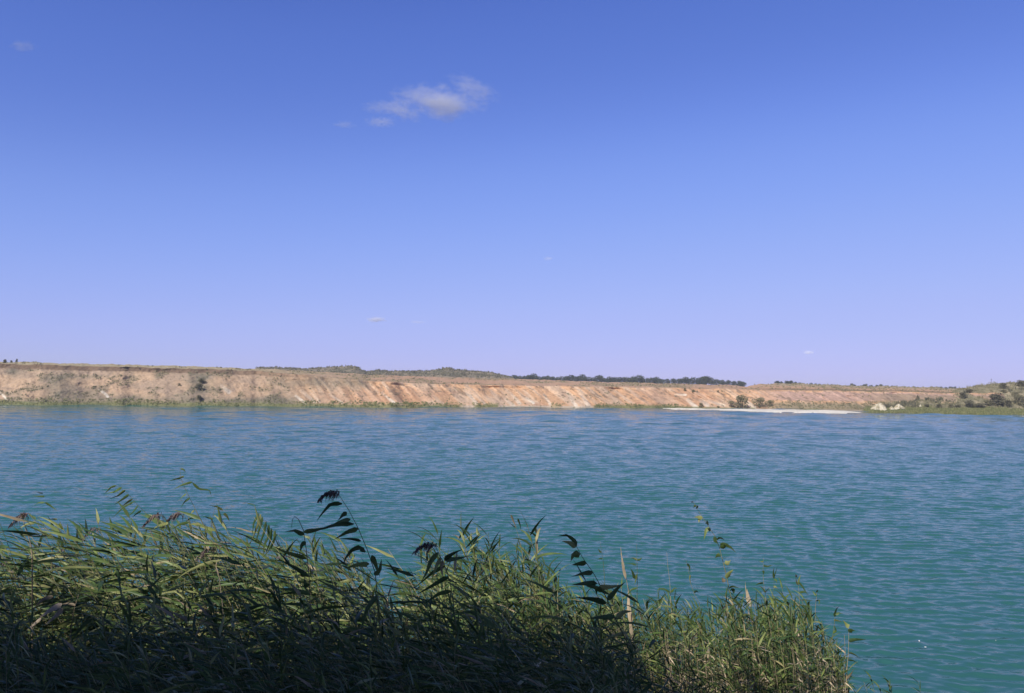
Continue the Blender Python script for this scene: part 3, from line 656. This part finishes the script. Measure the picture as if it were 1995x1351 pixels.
# the ones that show largest become things, the others one mass
def shown(r_):
    i, x, y, z, rz, s, px, Y = r_
    tip_py = 749 + (H - (z + protos[i][1] * s)) / Y * F
    return (s * F / Y) * (1.0 if -60 < px < 1700 else 0) * max(0, min(1, (1351 - tip_py) / 200))
reeds.sort(key=shown, reverse=True)
NI = 270
pm = []
for sty, h_, st_, lf, pl in protos:
    pm.append((mesh('stem', *st_, M['dry'] if sty == 'dry' else M['stem'], smooth=True), mesh('foliage', *lf, M['dry'] if sty == 'dry' else M['leaf']), mesh('plume', *pl, M['plume']) if pl else None))
first = {}
for k, (i, x, y, z, rz, s, px, Y) in enumerate(reeds[:NI]):
    sty = protos[i][0]; dark = Y < 9.2
    if i not in first:
        o = empty('reed'); link('stem', pm[i][0], o); link('foliage', pm[i][1], o)
        if pm[i][2]: link('plume', pm[i][2], o)
        first[i] = o
    else:
        src = first[i]; o = src.copy(); COL.objects.link(o)
        for ch in src.children:
            c_ = ch.copy(); COL.objects.link(c_); c_.parent = o
    o.location = (x, y, z); o.rotation_euler = (0, 0, rz); o.scale = (s, s, s)
    where = next(t_ for lim, t_ in ((60, 'at the left edge'), (180, 'left of the combed head'), (300, 'below the combed reed head'), (420, 'below the highest green reed'), (520, 'left of the hanging leaf mop'), (620, 'around the hooked dark reed'), (740, 'around the tallest dark reed'), (860, 'left of the arched dark plume'), (980, 'just right of the arched plume'),
        (1090, 'left of the dark leaning reed'), (1190, 'around the dark leaning reed'), (1290, 'around the dry tan blade'), (1390, 'left of the tall lone sunlit reed'), (1480, 'right under the tall lone sunlit reed'), (1570, 'in the right clump'), (1655, 'at the right end of the bed'), (9999, 'beyond the right end')) if px < lim)
    look = {'wind': 'wind swept', 'plumed': 'plumed wind swept', 'up': 'upright leafy', 'dry': 'dry straw coloured'}[sty]
    hgt_ = s * protos[i][1]
    size = 'short' if hgt_ < (1.9 if dark else 2.4) else 'tall' if hgt_ > (2.6 if dark else 3.1) else 'middling'
    row = ('nearest row' if Y < 6 else 'middle of the shade' if Y < 7.6 else 'edge of the shade') if dark else ('inner row' if Y < 10.6 else 'middle rows' if Y < 12.4 else 'water edge row')
    look = size + ' ' + look; where = where + ', ' + row
    if dark: props(o, '%s reed in shade, %s' % (look, where), 'reed', 'shaded reeds of the near bed')
    else: props(o, '%s sunlit reed, %s' % (look, where), 'reed', 'outer reeds of the bed')
Vs, Qs, Ms, off = [], [], [], 0
for (i, x, y, z, rz, s, px, Y) in reeds[NI:]:
    sty, h_, st_, lf, pl = protos[i]; ca, sa = math.cos(rz) * s, math.sin(rz) * s
    for (v, q), mi in ((st_, 3 if sty == 'dry' else 1), (lf, 3 if sty == 'dry' else 0)) + (((pl, 2),) if pl else ()):
        vv = np.stack([v[:, 0] * ca - v[:, 1] * sa + x, v[:, 0] * sa + v[:, 1] * ca + y, v[:, 2] * s + z], -1)
        Vs.append(vv); Qs.append(q + off); Ms.append(np.full(len(q), mi)); off += len(v)
ob = link('reed_bed', mesh('reed_bed', np.concatenate(Vs), np.concatenate(Qs), [M['leaf'], M['stem'], M['plume'], M['dry']], np.concatenate(Ms)))
props(ob, 'dense mass of green reeds filling the foreground bank', 'reeds', kind='stuff')

# single reeds that stand out, drawn stem and leaf by leaf
def z1_(X_, Y_): return (400 + X_ / 2.868, 880 + Y_ / 2.868)
def z0_(X_, Y_): return (X_ / 2.868, 880 + Y_ / 2.868)
def z3_(X_, Y_): return (850 + X_ / 3.37, 950 + Y_ / 3.37)
def z4_(X_, Y_): return (1250 + X_ / 3.37, 950 + Y_ / 3.37)
def hero(name, conv, Y, stem, leaves, label, wpx=4.9, stem_r=.0055, plume=None, mat='leaf', group=None, cat='reed'):
    r = random.Random(int(stem[0][0]))
    pts = [at(*conv(*p_), Y + .02 * k) for k, p_ in enumerate(stem)]
    last = pts[-1]; g = float(bank_z(last.x + .15, Y)); base = Vector((last.x + .15, Y + .05, g - .03))
    if last.z > g + .2: pts.append(last.lerp(base, .5) + Vector((-.02, 0, 0))); pts.append(base)
    else: base = pts[-1]
    o = empty(name, base)
    loc = lambda P_: [p_ - base for p_ in P_]
    n_ = len(pts); sm = M['dry'] if mat == 'dry' else M['stem']
    link('stem', mesh('stem', *tube(loc(pts), [stem_r * (.35 + .65 * k / (n_ - 1)) for k in range(n_)], 6), sm, smooth=True), o)
    for lf in leaves:
        wmul = 1
        if isinstance(lf[-1], (int, float)): wmul = lf[-1]; lf = lf[:-1]
        dy = r.uniform(-.12, .12); m_ = len(lf)
        ps = [at(*conv(*p_), Y + dy * k / (m_ - 1)) for k, p_ in enumerate(lf)]
        if m_ == 2: md = ps[0].lerp(ps[1], .5) + Vector((0, 0, .06 * (ps[1] - ps[0]).length)); ps = [ps[0], md, ps[1]]
        d = (ps[-1] - ps[0]).normalized(); sd = d.cross(Vector((0, 1, 0))).normalized() + Vector((0, r.uniform(-.7, .7), 0))
        link('leaf', mesh('leaf', *leaf_ribbon(loc(ps), wpx * wmul * Y / F, sd, r.uniform(.2, .6), 8, r.uniform(-1.1, 1.1)), M[mat]), o)
    if plume:
        (a, b, c_, ln) = plume; p0 = at(*conv(a, b), Y) - base
        link('plume', mesh('plume', *plume_geo(p0, (-1, .1, c_), ln, r, 90), M['plume']), o)
    return props(o, label, cat, group)
hero('reed', z1_, 6.0, [(748, 245), (800, 325), (855, 430), (905, 550), (950, 680), (965, 860), (985, 1100)],
     [[(765, 293), (700, 296), (655, 345), (620, 392)], [(790, 338), (765, 355), (735, 392)], [(830, 405), (775, 400), (715, 408), (640, 435), (560, 446)], [(812, 378), (770, 385), (715, 405), .8], [(855, 430), (790, 450), (720, 492)], [(870, 500), (810, 490), (738, 488), .7],
      [(895, 562), (860, 535), (820, 548), (780, 600), (770, 640)], [(915, 628), (850, 632), (775, 655)], [(945, 690), (975, 660), (985, 600)], [(930, 580), (950, 630), (975, 700)], [(960, 800), (900, 880), (870, 1000)]],
     'tallest dark reed, leaning left with a drooping plume above the others', 10, plume=(750, 243, .55, .17))
hero('reed', z1_, 6.4, [(482, 425), (487, 380), (500, 364), (520, 378), (548, 440), (563, 540), (580, 700), (588, 900), (595, 1100)],
     [[(550, 466), (500, 440), (445, 448)], [(548, 450), (620, 440), (700, 418)], [(562, 505), (540, 520), (530, 560)], [(565, 600), (520, 585), (440, 560), (380, 530)], [(578, 700), (500, 650), (410, 600)], [(582, 740), (556, 760), (552, 700)], [(585, 800), (480, 770), (380, 765)]],
     'dark reed whose tip hooks over to the left, left of the tallest one', 9)
hero('reed', z1_, 6.2, [(1285, 530), (1305, 570), (1335, 630), (1365, 720), (1385, 830), (1400, 1000)],
     [[(1300, 565), (1260, 610), (1235, 680), (1205, 730)], [(1315, 590), (1290, 640), (1265, 720), .8], [(1340, 640), (1270, 680), (1200, 740), (1140, 780)], [(1335, 605), (1390, 570), (1440, 545)], [(1335, 605), (1400, 600), (1470, 585)], [(1360, 700), (1290, 740), (1180, 800)], [(1375, 780), (1300, 800), (1200, 870)], [(1325, 610), (1320, 660), (1330, 700), .8]],
     'dark reed with arched drooping plume, shorter than the tallest one to its left', 10, plume=(1290, 535, .6, .18))
hero('reed', z3_, 6.0, [(918, 383), (960, 460), (1030, 560), (1080, 650), (1120, 730), (1170, 850), (1250, 1010), (1300, 1200)],
     [[(920, 388), (895, 345), (855, 317), (795, 320)], [(918, 390), (870, 362), (825, 352)], [(943, 435), (905, 445), (882, 490), 1.3], [(985, 500), (935, 503), (888, 510)], [(1030, 555), (960, 563), (880, 588)], [(1055, 632), (980, 630), (888, 640)], [(1100, 690), (1040, 655), (985, 650)], [(1115, 760), (1020, 735), (905, 722), 1.2],
      [(1060, 660), (1150, 655), (1230, 640)], [(1120, 740), (1190, 660), (1240, 620)], [(1180, 850), (1230, 815), (1290, 812)], [(1170, 850), (1080, 850), (990, 860)]],
     'dark leaning reed without plume, with paired leaves blown left at its tip', 11)
hero('reed', z4_, 10.5, [(1360, 913), (1360, 1000), (1357, 1100), (1345, 1220), (1340, 1350)],
     [[(1362, 915), (1345, 905), (1322, 872), 1.2], [(1362, 952), (1375, 935), (1402, 942), 1.3], [(1360, 1008), (1410, 1000), (1476, 999)], [(1362, 1085), (1400, 1100), (1440, 1130), .6], [(1358, 1135), (1390, 1140), (1430, 1165), .8], [(1350, 1200), (1320, 1230), (1290, 1235), .7], [(1345, 1260), (1375, 1230), (1395, 1190), .8]],
     'thin dark reed standing apart at the right end of the bed', 7)
hero('reed', z4_, 11, [(1270, 850), (1265, 900), (1250, 1010), (1240, 1200)], [[(1268, 850), (1280, 800), (1308, 770), 1.1], [(1272, 835), (1295, 822), (1322, 828), .7], [(1262, 870), (1290, 875), (1320, 885), .5], [(1255, 960), (1275, 940), (1262, 900), .6]],
     'dark reed with one upright pointed leaf at the right edge of the bed', 8)
hero('reed', z4_, 13.0, [(340, 95), (365, 140), (395, 190), (440, 258), (480, 320), (510, 390), (530, 470), (552, 560), (575, 670), (600, 780)],
     [[(440, 262), (420, 285), (408, 345)], [(455, 280), (445, 275), (430, 270)], [(495, 340), (520, 335), (545, 345)], [(515, 372), (560, 380), (590, 395), (622, 430)], [(520, 400), (545, 385), (545, 375), 1.3], [(485, 325), (480, 350), (500, 370)], [(515, 440), (495, 450), (485, 465)], [(545, 502), (565, 495), (585, 476), 1.2], [(560, 598), (575, 565), (602, 540), 1.3], [(395, 195), (380, 210), (375, 232)], [(400, 200), (370, 195), (345, 195)], [(425, 230), (435, 235), (440, 250)],
      [(340, 95), (335, 100), (318, 92), .8], [(360, 130), (350, 120), (340, 135), .8], [(365, 140), (368, 130), (366, 118), .8], [(550, 620), (535, 605), (530, 590)], [(575, 660), (600, 650), (640, 660), .6], [(580, 680), (600, 670), (605, 700), 1.5]],
     'tallest sunlit reed rising alone over the water, curving left', 8, stem_r=.007)
for cv_, Y, stem, lv_, lb in (
        (z4_, 12.5, [(165, 425), (172, 520), (183, 600), (190, 700)], [[(190, 690), (215, 660), (235, 665)], [(190, 690), (150, 665), (105, 665), (102, 710)]], 'bare thin sunlit stem left of the tallest sunlit reed'),
        (z4_, 12.5, [(292, 478), (310, 560), (325, 640), (345, 700), (380, 760)], [[(300, 500), (315, 520), (318, 560)], [(322, 575), (318, 600), (320, 640)], [(345, 690), (360, 680), (375, 690)]], 'thin wavy green reed just left of the tallest sunlit reed'),
        (z4_, 12.8, [(800, 462), (797, 540), (800, 620), (815, 720), (830, 800)], [[(800, 515), (830, 518), (862, 508)], [(798, 545), (802, 560), (798, 575)], [(800, 630), (775, 630), (748, 640)], [(800, 488), (785, 487), (770, 487), .6], [(815, 690), (795, 660), (770, 645)], [(815, 690), (835, 665), (840, 650)]], 'slender reed with one level leaf, left of a forked reed on the right'),
        (z4_, 12.8, [(870, 600), (868, 660), (850, 740), (850, 800)], [[(870, 600), (865, 560), (870, 520)], [(870, 600), (882, 560), (892, 515)], [(870, 600), (885, 610), (885, 630), .8], [(866, 650), (880, 655), (895, 668)]], 'short reed with forked upright leaves over the right of the bed'),
        (z4_, 12.8, [(1020, 580), (1030, 640), (1035, 720), (1040, 800)], [[(1020, 590), (1015, 580), (1010, 570)], [(1028, 640), (1035, 600), (1045, 572)], [(1030, 620), (1055, 650), (1095, 712), .8], [(1036, 690), (1065, 685), (1092, 695)], [(1030, 640), (1018, 620), (1012, 590)], [(1040, 740), (1080, 740), (1130, 745), .7]], 'leafy green reed with a crossed top near the right end of the bed'),
        (z4_, 12.8, [(1150, 680), (1148, 720), (1140, 800)], [[(1150, 690), (1155, 680), (1152, 672)], [(1140, 745), (1165, 735), (1170, 755), (1160, 775)], [(1148, 710), (1130, 690), (1120, 680)]], 'small reed with a pale curled leaf at the right end of the bed'),
        (z3_, 11, [(490, 180), (520, 260), (545, 330), (570, 480), (590, 600)], [[(490, 180), (505, 220), (528, 270)], [(535, 205), (550, 240), (558, 285)], [(520, 265), (495, 245), (470, 225), .6]], 'thin reed top pointing up left over the middle of the bed'),
        (z3_, 11.5, [(1075, 350), (1085, 420), (1095, 480), (1105, 600)], [[(1080, 430), (1070, 415), (1062, 400)], [(1088, 470), (1075, 465), (1060, 475), .7]], 'faint thin sunlit reed right of the dark leaning one'),
        (z3_, 9.5, [(1315, 370), (1318, 480), (1320, 600), (1318, 720)], [[(1320, 480), (1335, 475), (1352, 460), 1.2], [(1318, 480), (1295, 465), (1270, 465), 1.2], [(1312, 510), (1285, 500), (1250, 500)], [(1305, 600), (1290, 560), (1275, 530), 1.6], [(1318, 570), (1310, 610), (1300, 640)], [(1320, 660), (1280, 670), (1240, 730)]], 'dark upright reed with broad folded leaves right of the dry tan blade'),
        (z3_, 10, [(802, 570), (800, 640), (795, 720)], [[(800, 680), (800, 620), (808, 560), 1.2]], 'single dark blade standing up in the gap left of the dark leaning reed'),
        (z3_, 11, [(268, 255), (275, 300), (270, 380), (262, 520)], [[(280, 318), (268, 290), (268, 255), 1.6], [(228, 345), (225, 320), (228, 300), 1.4], [(272, 370), (268, 350), (262, 340)], [(270, 390), (250, 400), (225, 410)]], 'reed with a short twisted upright leaf left of the middle of the bed'),
        (z3_, 11, [(150, 335), (160, 400), (165, 520)], [[(152, 335), (130, 318), (103, 308)], [(152, 335), (165, 305), (178, 282)]], 'reed tip shaped like a bird in flight left of the middle'),
        (z3_, 11, [(660, 300), (655, 350), (652, 450), (650, 600)], [[(655, 300), (655, 270), (648, 245), .8], [(662, 328), (630, 300), (585, 287)], [(652, 415), (670, 405), (685, 385), .8], [(652, 480), (690, 450), (720, 520)]], 'reed with spreading thin tips at the right of the middle of the bed'),
        (z0_, 9.8, [(1005, 90), (1010, 150), (1045, 230), (1075, 290), (1105, 350), (1150, 430)], [[(1008, 95), (1025, 100), (1038, 118)], [(1010, 150), (980, 155), (945, 165)], [(1075, 170), (1020, 185), (960, 215), 1.2], [(1028, 140), (1000, 150), (985, 155)], [(1075, 175), (1110, 210), (1170, 215), (1182, 252), 1.3], [(1040, 235), (1020, 250), (990, 280)], [(1060, 260), (1030, 280), (1005, 320), 1.2], [(1085, 330), (1070, 340), (1065, 355)], [(1100, 370), (1060, 375), (1030, 400)]], 'highest green reed on the left, its leaves streaming left over the water'),
        (z0_, 9.8, [(650, 190), (715, 235), (760, 290), (820, 350), (930, 400), (1020, 520)], [[(650, 190), (620, 200), (580, 240)], [(680, 200), (640, 225), (590, 235), 1.3], [(700, 215), (660, 250), (600, 270), 1.3], [(720, 240), (680, 270), (635, 300), 1.3], [(740, 265), (700, 295), (650, 330), 1.3], [(750, 280), (690, 310), (625, 375)], [(770, 300), (740, 340), (700, 375)], [(930, 425), (860, 432), (790, 445)], [(790, 330), (760, 350), (735, 372)]], 'reed with a combed head of leaves blown left, left of the highest green one'),
        (z0_, 9.4, [(155, 340), (200, 385), (290, 470), (350, 570), (410, 670), (480, 780)], [[(330, 545), (250, 540), (150, 545), 1.4], [(200, 375), (175, 360), (155, 340)], [(250, 285), (215, 285), (170, 310)], [(250, 288), (275, 300), (318, 330), 1.4], [(240, 235), (220, 232), (205, 228), .7], [(250, 252), (210, 250), (175, 248), .9], [(330, 400), (350, 440), (330, 380), 1.1], [(290, 470), (200, 475), (100, 465)], [(320, 380), (290, 378), (260, 385)]], 'long bare sloping reed stem at the left with level leaves'),
        (z0_, 10.0, [(1250, 330), (1200, 320), (1180, 400), (1190, 500)], [[(1245, 330), (1215, 310), (1165, 300), 1.2], [(1250, 345), (1270, 365), (1282, 392), 1.4], [(1120, 410), (1085, 405), (1050, 408), 1.4], [(1190, 380), (1160, 370), (1130, 360)]], 'reed with a broad leaf bending down right of the highest green one'),
        (z0_, 7.2, [(830, 560), (820, 640), (830, 740), (880, 840), (950, 980), (990, 1100)], [[(822, 680), (818, 620), (828, 560), 1.3], [(825, 750), (860, 790), (900, 870), 1.8], [(850, 800), (740, 830), (600, 850), 1.2], [(870, 850), (780, 910), (650, 930), 1.2], [(840, 760), (900, 700), (1000, 660)], [(940, 780), (1030, 740), (1110, 725), 1.2]], 'dark reed with one upright blade in the left shaded part'),
        (z1_, 9.6, [(300, 345), (350, 420), (420, 480), (500, 560)], [[(300, 345), (270, 400), (262, 470), 1.2], [(310, 350), (290, 420), (250, 520), 1.4], [(320, 365), (300, 440), (280, 520), 1.4], [(340, 390), (330, 450), (290, 560), 1.4], [(355, 410), (350, 480), (320, 560), 1.4], [(370, 430), (365, 500), (330, 590), 1.4], [(235, 290), (265, 295), (290, 318), .5], [(390, 440), (385, 500), (360, 560), 1.2], [(400, 460), (350, 560), (300, 610)]], 'pale reed with a hanging mop of leaves, left of the hooked dark reed')):
    hero('reed', cv_, Y, stem, lv_, lb, wpx=(4.4 if Y > 11.4 else 4.0), stem_r=.0045)
# plumes on the left
def plumed(cv_, X_, Y_, Y, lb, ln=.22):
    hero('reed', cv_, Y, [(X_ + 40, Y_ + 5), (X_ + 90, Y_ + 60), (X_ + 170, Y_ + 200)], [[(X_ + 80, Y_ + 50), (X_ + 30, Y_ + 60), (X_ - 20, Y_ + 90)]], lb, 6, plume=(X_ + 45, Y_ + 5, .1, ln))
plumed(z0_, 860, 350, 9.6, 'reed with a purple brown plume under the combed leaves on the left')
plumed(z0_, 975, 345, 9.7, 'reed with a purple brown plume, right one of the two side by side')
plumed(z0_, 120, 345, 9.5, 'reed with a thin brown plume near the left edge')
# dry ones
hero('dry_reed', z3_, 10.6, [(1210, 390), (1222, 470), (1240, 560), (1262, 680), (1275, 850), (1290, 1020), (1300, 1200)],
     [[(1245, 600), (1225, 520), (1210, 400), .7], [(1280, 900), (1262, 780), (1262, 650), 1.1], [(1235, 560), (1225, 480), (1210, 430), .6], [(1290, 1020), (1275, 900), (1268, 760), .9]], 'dry tan reed blade standing upright right of the middle', 8, mat='dry', cat='dry reed', stem_r=.006)
hero('dry_reed', z0_, 8.9, [(440, 800), (420, 860), (400, 960), (390, 1100)], [[(345, 850), (280, 885), (215, 935), 1.5], [(350, 875), (305, 920), (245, 975), 1.5], [(295, 808), (235, 830), (185, 880), 1.0], [(230, 930), (180, 975), (140, 1005), .7], [(420, 862), (380, 850), (345, 852), .8]], 'dry reed with pale pinkish dead leaves in the shade at the left', 8, mat='dry', cat='dry reed')
hero('dry_reed', z0_, 9.6, [(122, 368), (150, 440), (172, 520), (180, 600)], [[(122, 370), (112, 362), (105, 365), .6]], 'pale broken reed stalk rising at the far left', 6, mat='dry', cat='dry reed', stem_r=.010)
hero('dry_reed', z0_, 8.5, [(1220, 670), (1232, 760), (1245, 870), (1250, 1000)], [[(1220, 690), (1205, 640), (1215, 600), .6]], 'pale dry stalk in the middle of the left part of the bed', 6, mat='dry', cat='dry reed', stem_r=.008)
hero('dry_reed', z4_, 12.4, [(680, 620), (690, 700), (700, 800)], [[(700, 760), (690, 690), (680, 640), .8], [(720, 790), (710, 730), (692, 665), .8]], 'small dry reed with pale blades at the top of the right clump', 7, mat='dry', cat='dry reed')
hero('dry_reed', z4_, 11.5, [(1020, 920), (1018, 980), (1015, 1060)], [[(1015, 1050), (1000, 980), (1022, 925), 1.1], [(1025, 1050), (1035, 990), (1022, 930), .9]], 'dry pale reed tuft low in the right clump', 8, mat='dry', cat='dry reed')

# floating scraps on the water
for k, (px, py, s_, lb) in enumerate(((1791, 1249, .017, 'small white scrap floating on the water, upper one of the close pair'), (1803, 1261, .017, 'small flat white scrap floating just below the round one'), (1940, 1248, .011, 'faint tiny white scrap floating near the right edge'))):
    pos = onz(px, py, .03)
    vv, qq = [], []
    n_ = 10
    for i in range(5):
        for j in range(n_):
            a = 2 * math.pi * j / n_; e_ = math.pi * (i / 4 - .5); rr_ = math.cos(e_) * (1 + .25 * math.sin(a * 3 + k))
            vv.append((math.cos(a) * rr_ * s_ * (1.6 if k == 1 else 1), math.sin(a) * rr_ * s_, math.sin(e_) * s_ * (.6 if k else .9)))
    for i in range(4):
        for j in range(n_): qq.append((i * n_ + j, i * n_ + (j + 1) % n_, (i + 1) * n_ + (j + 1) % n_, (i + 1) * n_ + j))
    o = link('floating_scrap', mesh('floating_scrap', vv, qq, M['white'], smooth=True)); o.location = pos
    props(o, lb, 'debris', 'white scraps on the water')

# trees on the bank behind the viewpoint, which shade the near reeds
SKY_BLOCKERS = [(-13.5, -1.2, 8.2), (-9, -.8, 8.0), (-4.6, -1.1, 8.3), (0, -.7, 8.1), (4.4, -1.4, 7.8)]  # added low crowns, out of view, blocking sky light to darken the near reeds
SHADE = [(-24, -5, 13), (-20.5, -4.2, 13.4), (-17, -4.8, 12.8), (-13.5, -4.4, 13.6), (-10.2, -4.8, 13.0), (-7, -4.3, 13.4), (-3.5, -5.0, 12.6), (-12, -9, 14), (-5, -9.5, 13), (-19, -9, 14), (1, -8.5, 12)]
ST = [tree_proto(60 + s, 8, 5.6, 8000, .18, 'tree', .22) for s in range(2)]
for k, (x, y, h_) in enumerate(SHADE):
    place_tree(k, (x, y, 4.7), h_ * .90, 'leafy tree on the bank top behind the viewpoint, shading the near reeds', group='trees behind the viewpoint', sxy=1.15, protos=ST)
OT = [tree_proto(70, 8, 9.4, 9000, .17, 'tree', .46)]
for k, (x, y, h_) in enumerate(SKY_BLOCKERS):
    place_tree(0, (x, y, 4.7), h_ * .93, 'added unseen low tree over the viewpoint, blocking sky light from the near reeds', group='added sky blocking trees over the viewpoint', protos=OT)

# ------------------------------------------------------------------ small clouds
def cloud(px, py, wpx, hpx, label, dens=1.0, thr=.5, seed=0, Y=4200, tilt=0, nscale=1.6):
    ce = at(px, py, Y); k = (ce - Vector((0, 0, H))).length / F * 1.0
    sx, sz = wpx * k, hpx * k; sy = sx * .5
    bpy.ops.mesh.primitive_uv_sphere_add(segments=48, ring_count=24, radius=1)
    o = bpy.context.object; o.name = 'cloud'; o.data.name = 'cloud'
    o.location = ce; o.scale = (sx, sy, sz); o.rotation_euler = (0, R(tilt), 0)
    m = bpy.data.materials.new('cloud'); m.use_nodes = True; t = m.node_tree; t.nodes.clear()
    ou = N(t, 'ShaderNodeOutputMaterial'); vs = N(t, 'ShaderNodeVolumePrincipled')
    vs.inputs['Color'].default_value = (.93, .94, 1, 1); vs.inputs['Anisotropy'].default_value = -0.5
    tc = N(t, 'ShaderNodeTexCoord'); mp = N(t, 'ShaderNodeMapping')
    mp.inputs['Scale'].default_value = (sx / sz * .55, 1.3, 1); mp.inputs['Location'].default_value = (seed * 3.1, seed * 1.7, seed)
    n = N(t, 'ShaderNodeTexNoise'); n.inputs['Scale'].default_value = nscale; n.inputs['Detail'].default_value = 5; n.inputs['Roughness'].default_value = .55
    t.links.new(tc.outputs['Object'], mp.inputs[0]); t.links.new(mp.outputs[0], n.inputs['Vector'])
    le = N(t, 'ShaderNodeVectorMath', operation='LENGTH'); t.links.new(tc.outputs['Object'], le.inputs[0])
    pw = N(t, 'ShaderNodeMath', operation='POWER'); t.links.new(le.outputs['Value'], pw.inputs[0]); pw.inputs[1].default_value = 1.6
    ml = N(t, 'ShaderNodeMath', operation='MULTIPLY'); t.links.new(pw.outputs[0], ml.inputs[0]); ml.inputs[1].default_value = .40
    sb = N(t, 'ShaderNodeMath', operation='SUBTRACT'); t.links.new(n.outputs[0], sb.inputs[0]); t.links.new(ml.outputs[0], sb.inputs[1])
    mr = N(t, 'ShaderNodeMapRange'); mr.inputs[1].default_value = thr - .2; mr.inputs[2].default_value = thr + .3; mr.inputs[3].default_value = 0; mr.inputs[4].default_value = dens / sy
    t.links.new(sb.outputs[0], mr.inputs[0]); t.links.new(mr.outputs[0], vs.inputs['Density'])
    t.links.new(vs.outputs[0], ou.inputs['Volume']); o.data.materials.clear(); o.data.materials.append(m)
    return props(o, label, 'cloud', 'small clouds')
cloud(838, 190, 92, 26, 'long soft body of the largest cloud, high above the middle of the lake', 1.25, .42, 3, nscale=2.6)
cloud(866, 209, 56, 30, 'bright rounded puff hanging under the long cloud body', 1.9, .42, 14, nscale=2.0)
cloud(922, 172, 62, 24, 'thin wisp touching the upper right of the largest cloud', .8, .44, 5, tilt=22, nscale=2.6)
cloud(906, 203, 60, 26, 'faint ragged patch right of the bright rounded puff', .55, .44, 17, nscale=3.0)
cloud(782, 216, 50, 20, 'small wisp at the lower left of the long cloud body', .9, .43, 8, tilt=15, nscale=2.6)
cloud(742, 210, 46, 15, 'faint ragged streak left of the small wisp', .45, .42, 19, nscale=3.0)
cloud(742, 238, 36, 12, 'faint streak of cloud left below the largest cloud', .7, .42, 11, nscale=3.0)
cloud(672, 243, 26, 8, 'faintest scrap of cloud at the left end of the tail', .35, .4, 21)
cloud(45, 90, 26, 10, 'faint cloud puff near the upper left corner', .35, .38, 2)
cloud(733, 623, 22, 6, 'small flat bright cloud low over the mounds', 1.6, .34, 6)
cloud(813, 628, 18, 4, 'very faint flat cloud right of the bright low one', .4, .36, 9)
cloud(1575, 687, 11, 4, 'tiny pale cloud low over the right hand plain', 1.0, .34, 4)
cloud(1068, 504, 11, 5, 'tiny faint cloud above the middle of the lake', .4, .36, 7)

# ------------------------------------------------------------------ air between here and the far bank
HAZE = .00024
if HAZE:
    x0, x1, y0, y1, z0, z1_h = -4600, 4600, -400, 2300, -6.0, 24.0
    hv = [(x, y, z) for z in (z0, z1_h) for y in (y0, y1) for x in (x0, x1)]
    hq = [(0, 2, 3, 1), (4, 5, 7, 6), (0, 1, 5, 4), (2, 6, 7, 3), (0, 4, 6, 2), (1, 3, 7, 5)]
    m = bpy.data.materials.new('haze'); m.use_nodes = True; t = m.node_tree; t.nodes.clear()
    ou = N(t, 'ShaderNodeOutputMaterial'); vs = N(t, 'ShaderNodeVolumePrincipled')
    vs.inputs['Color'].default_value = (.86, .88, 1, 1); vs.inputs['Density'].default_value = HAZE
    t.links.new(vs.outputs[0], ou.inputs['Volume'])
    props(link('haze', mesh('haze', hv, hq, m)), kind='stuff', label='thin haze over the lake and the far bank', cat='haze')
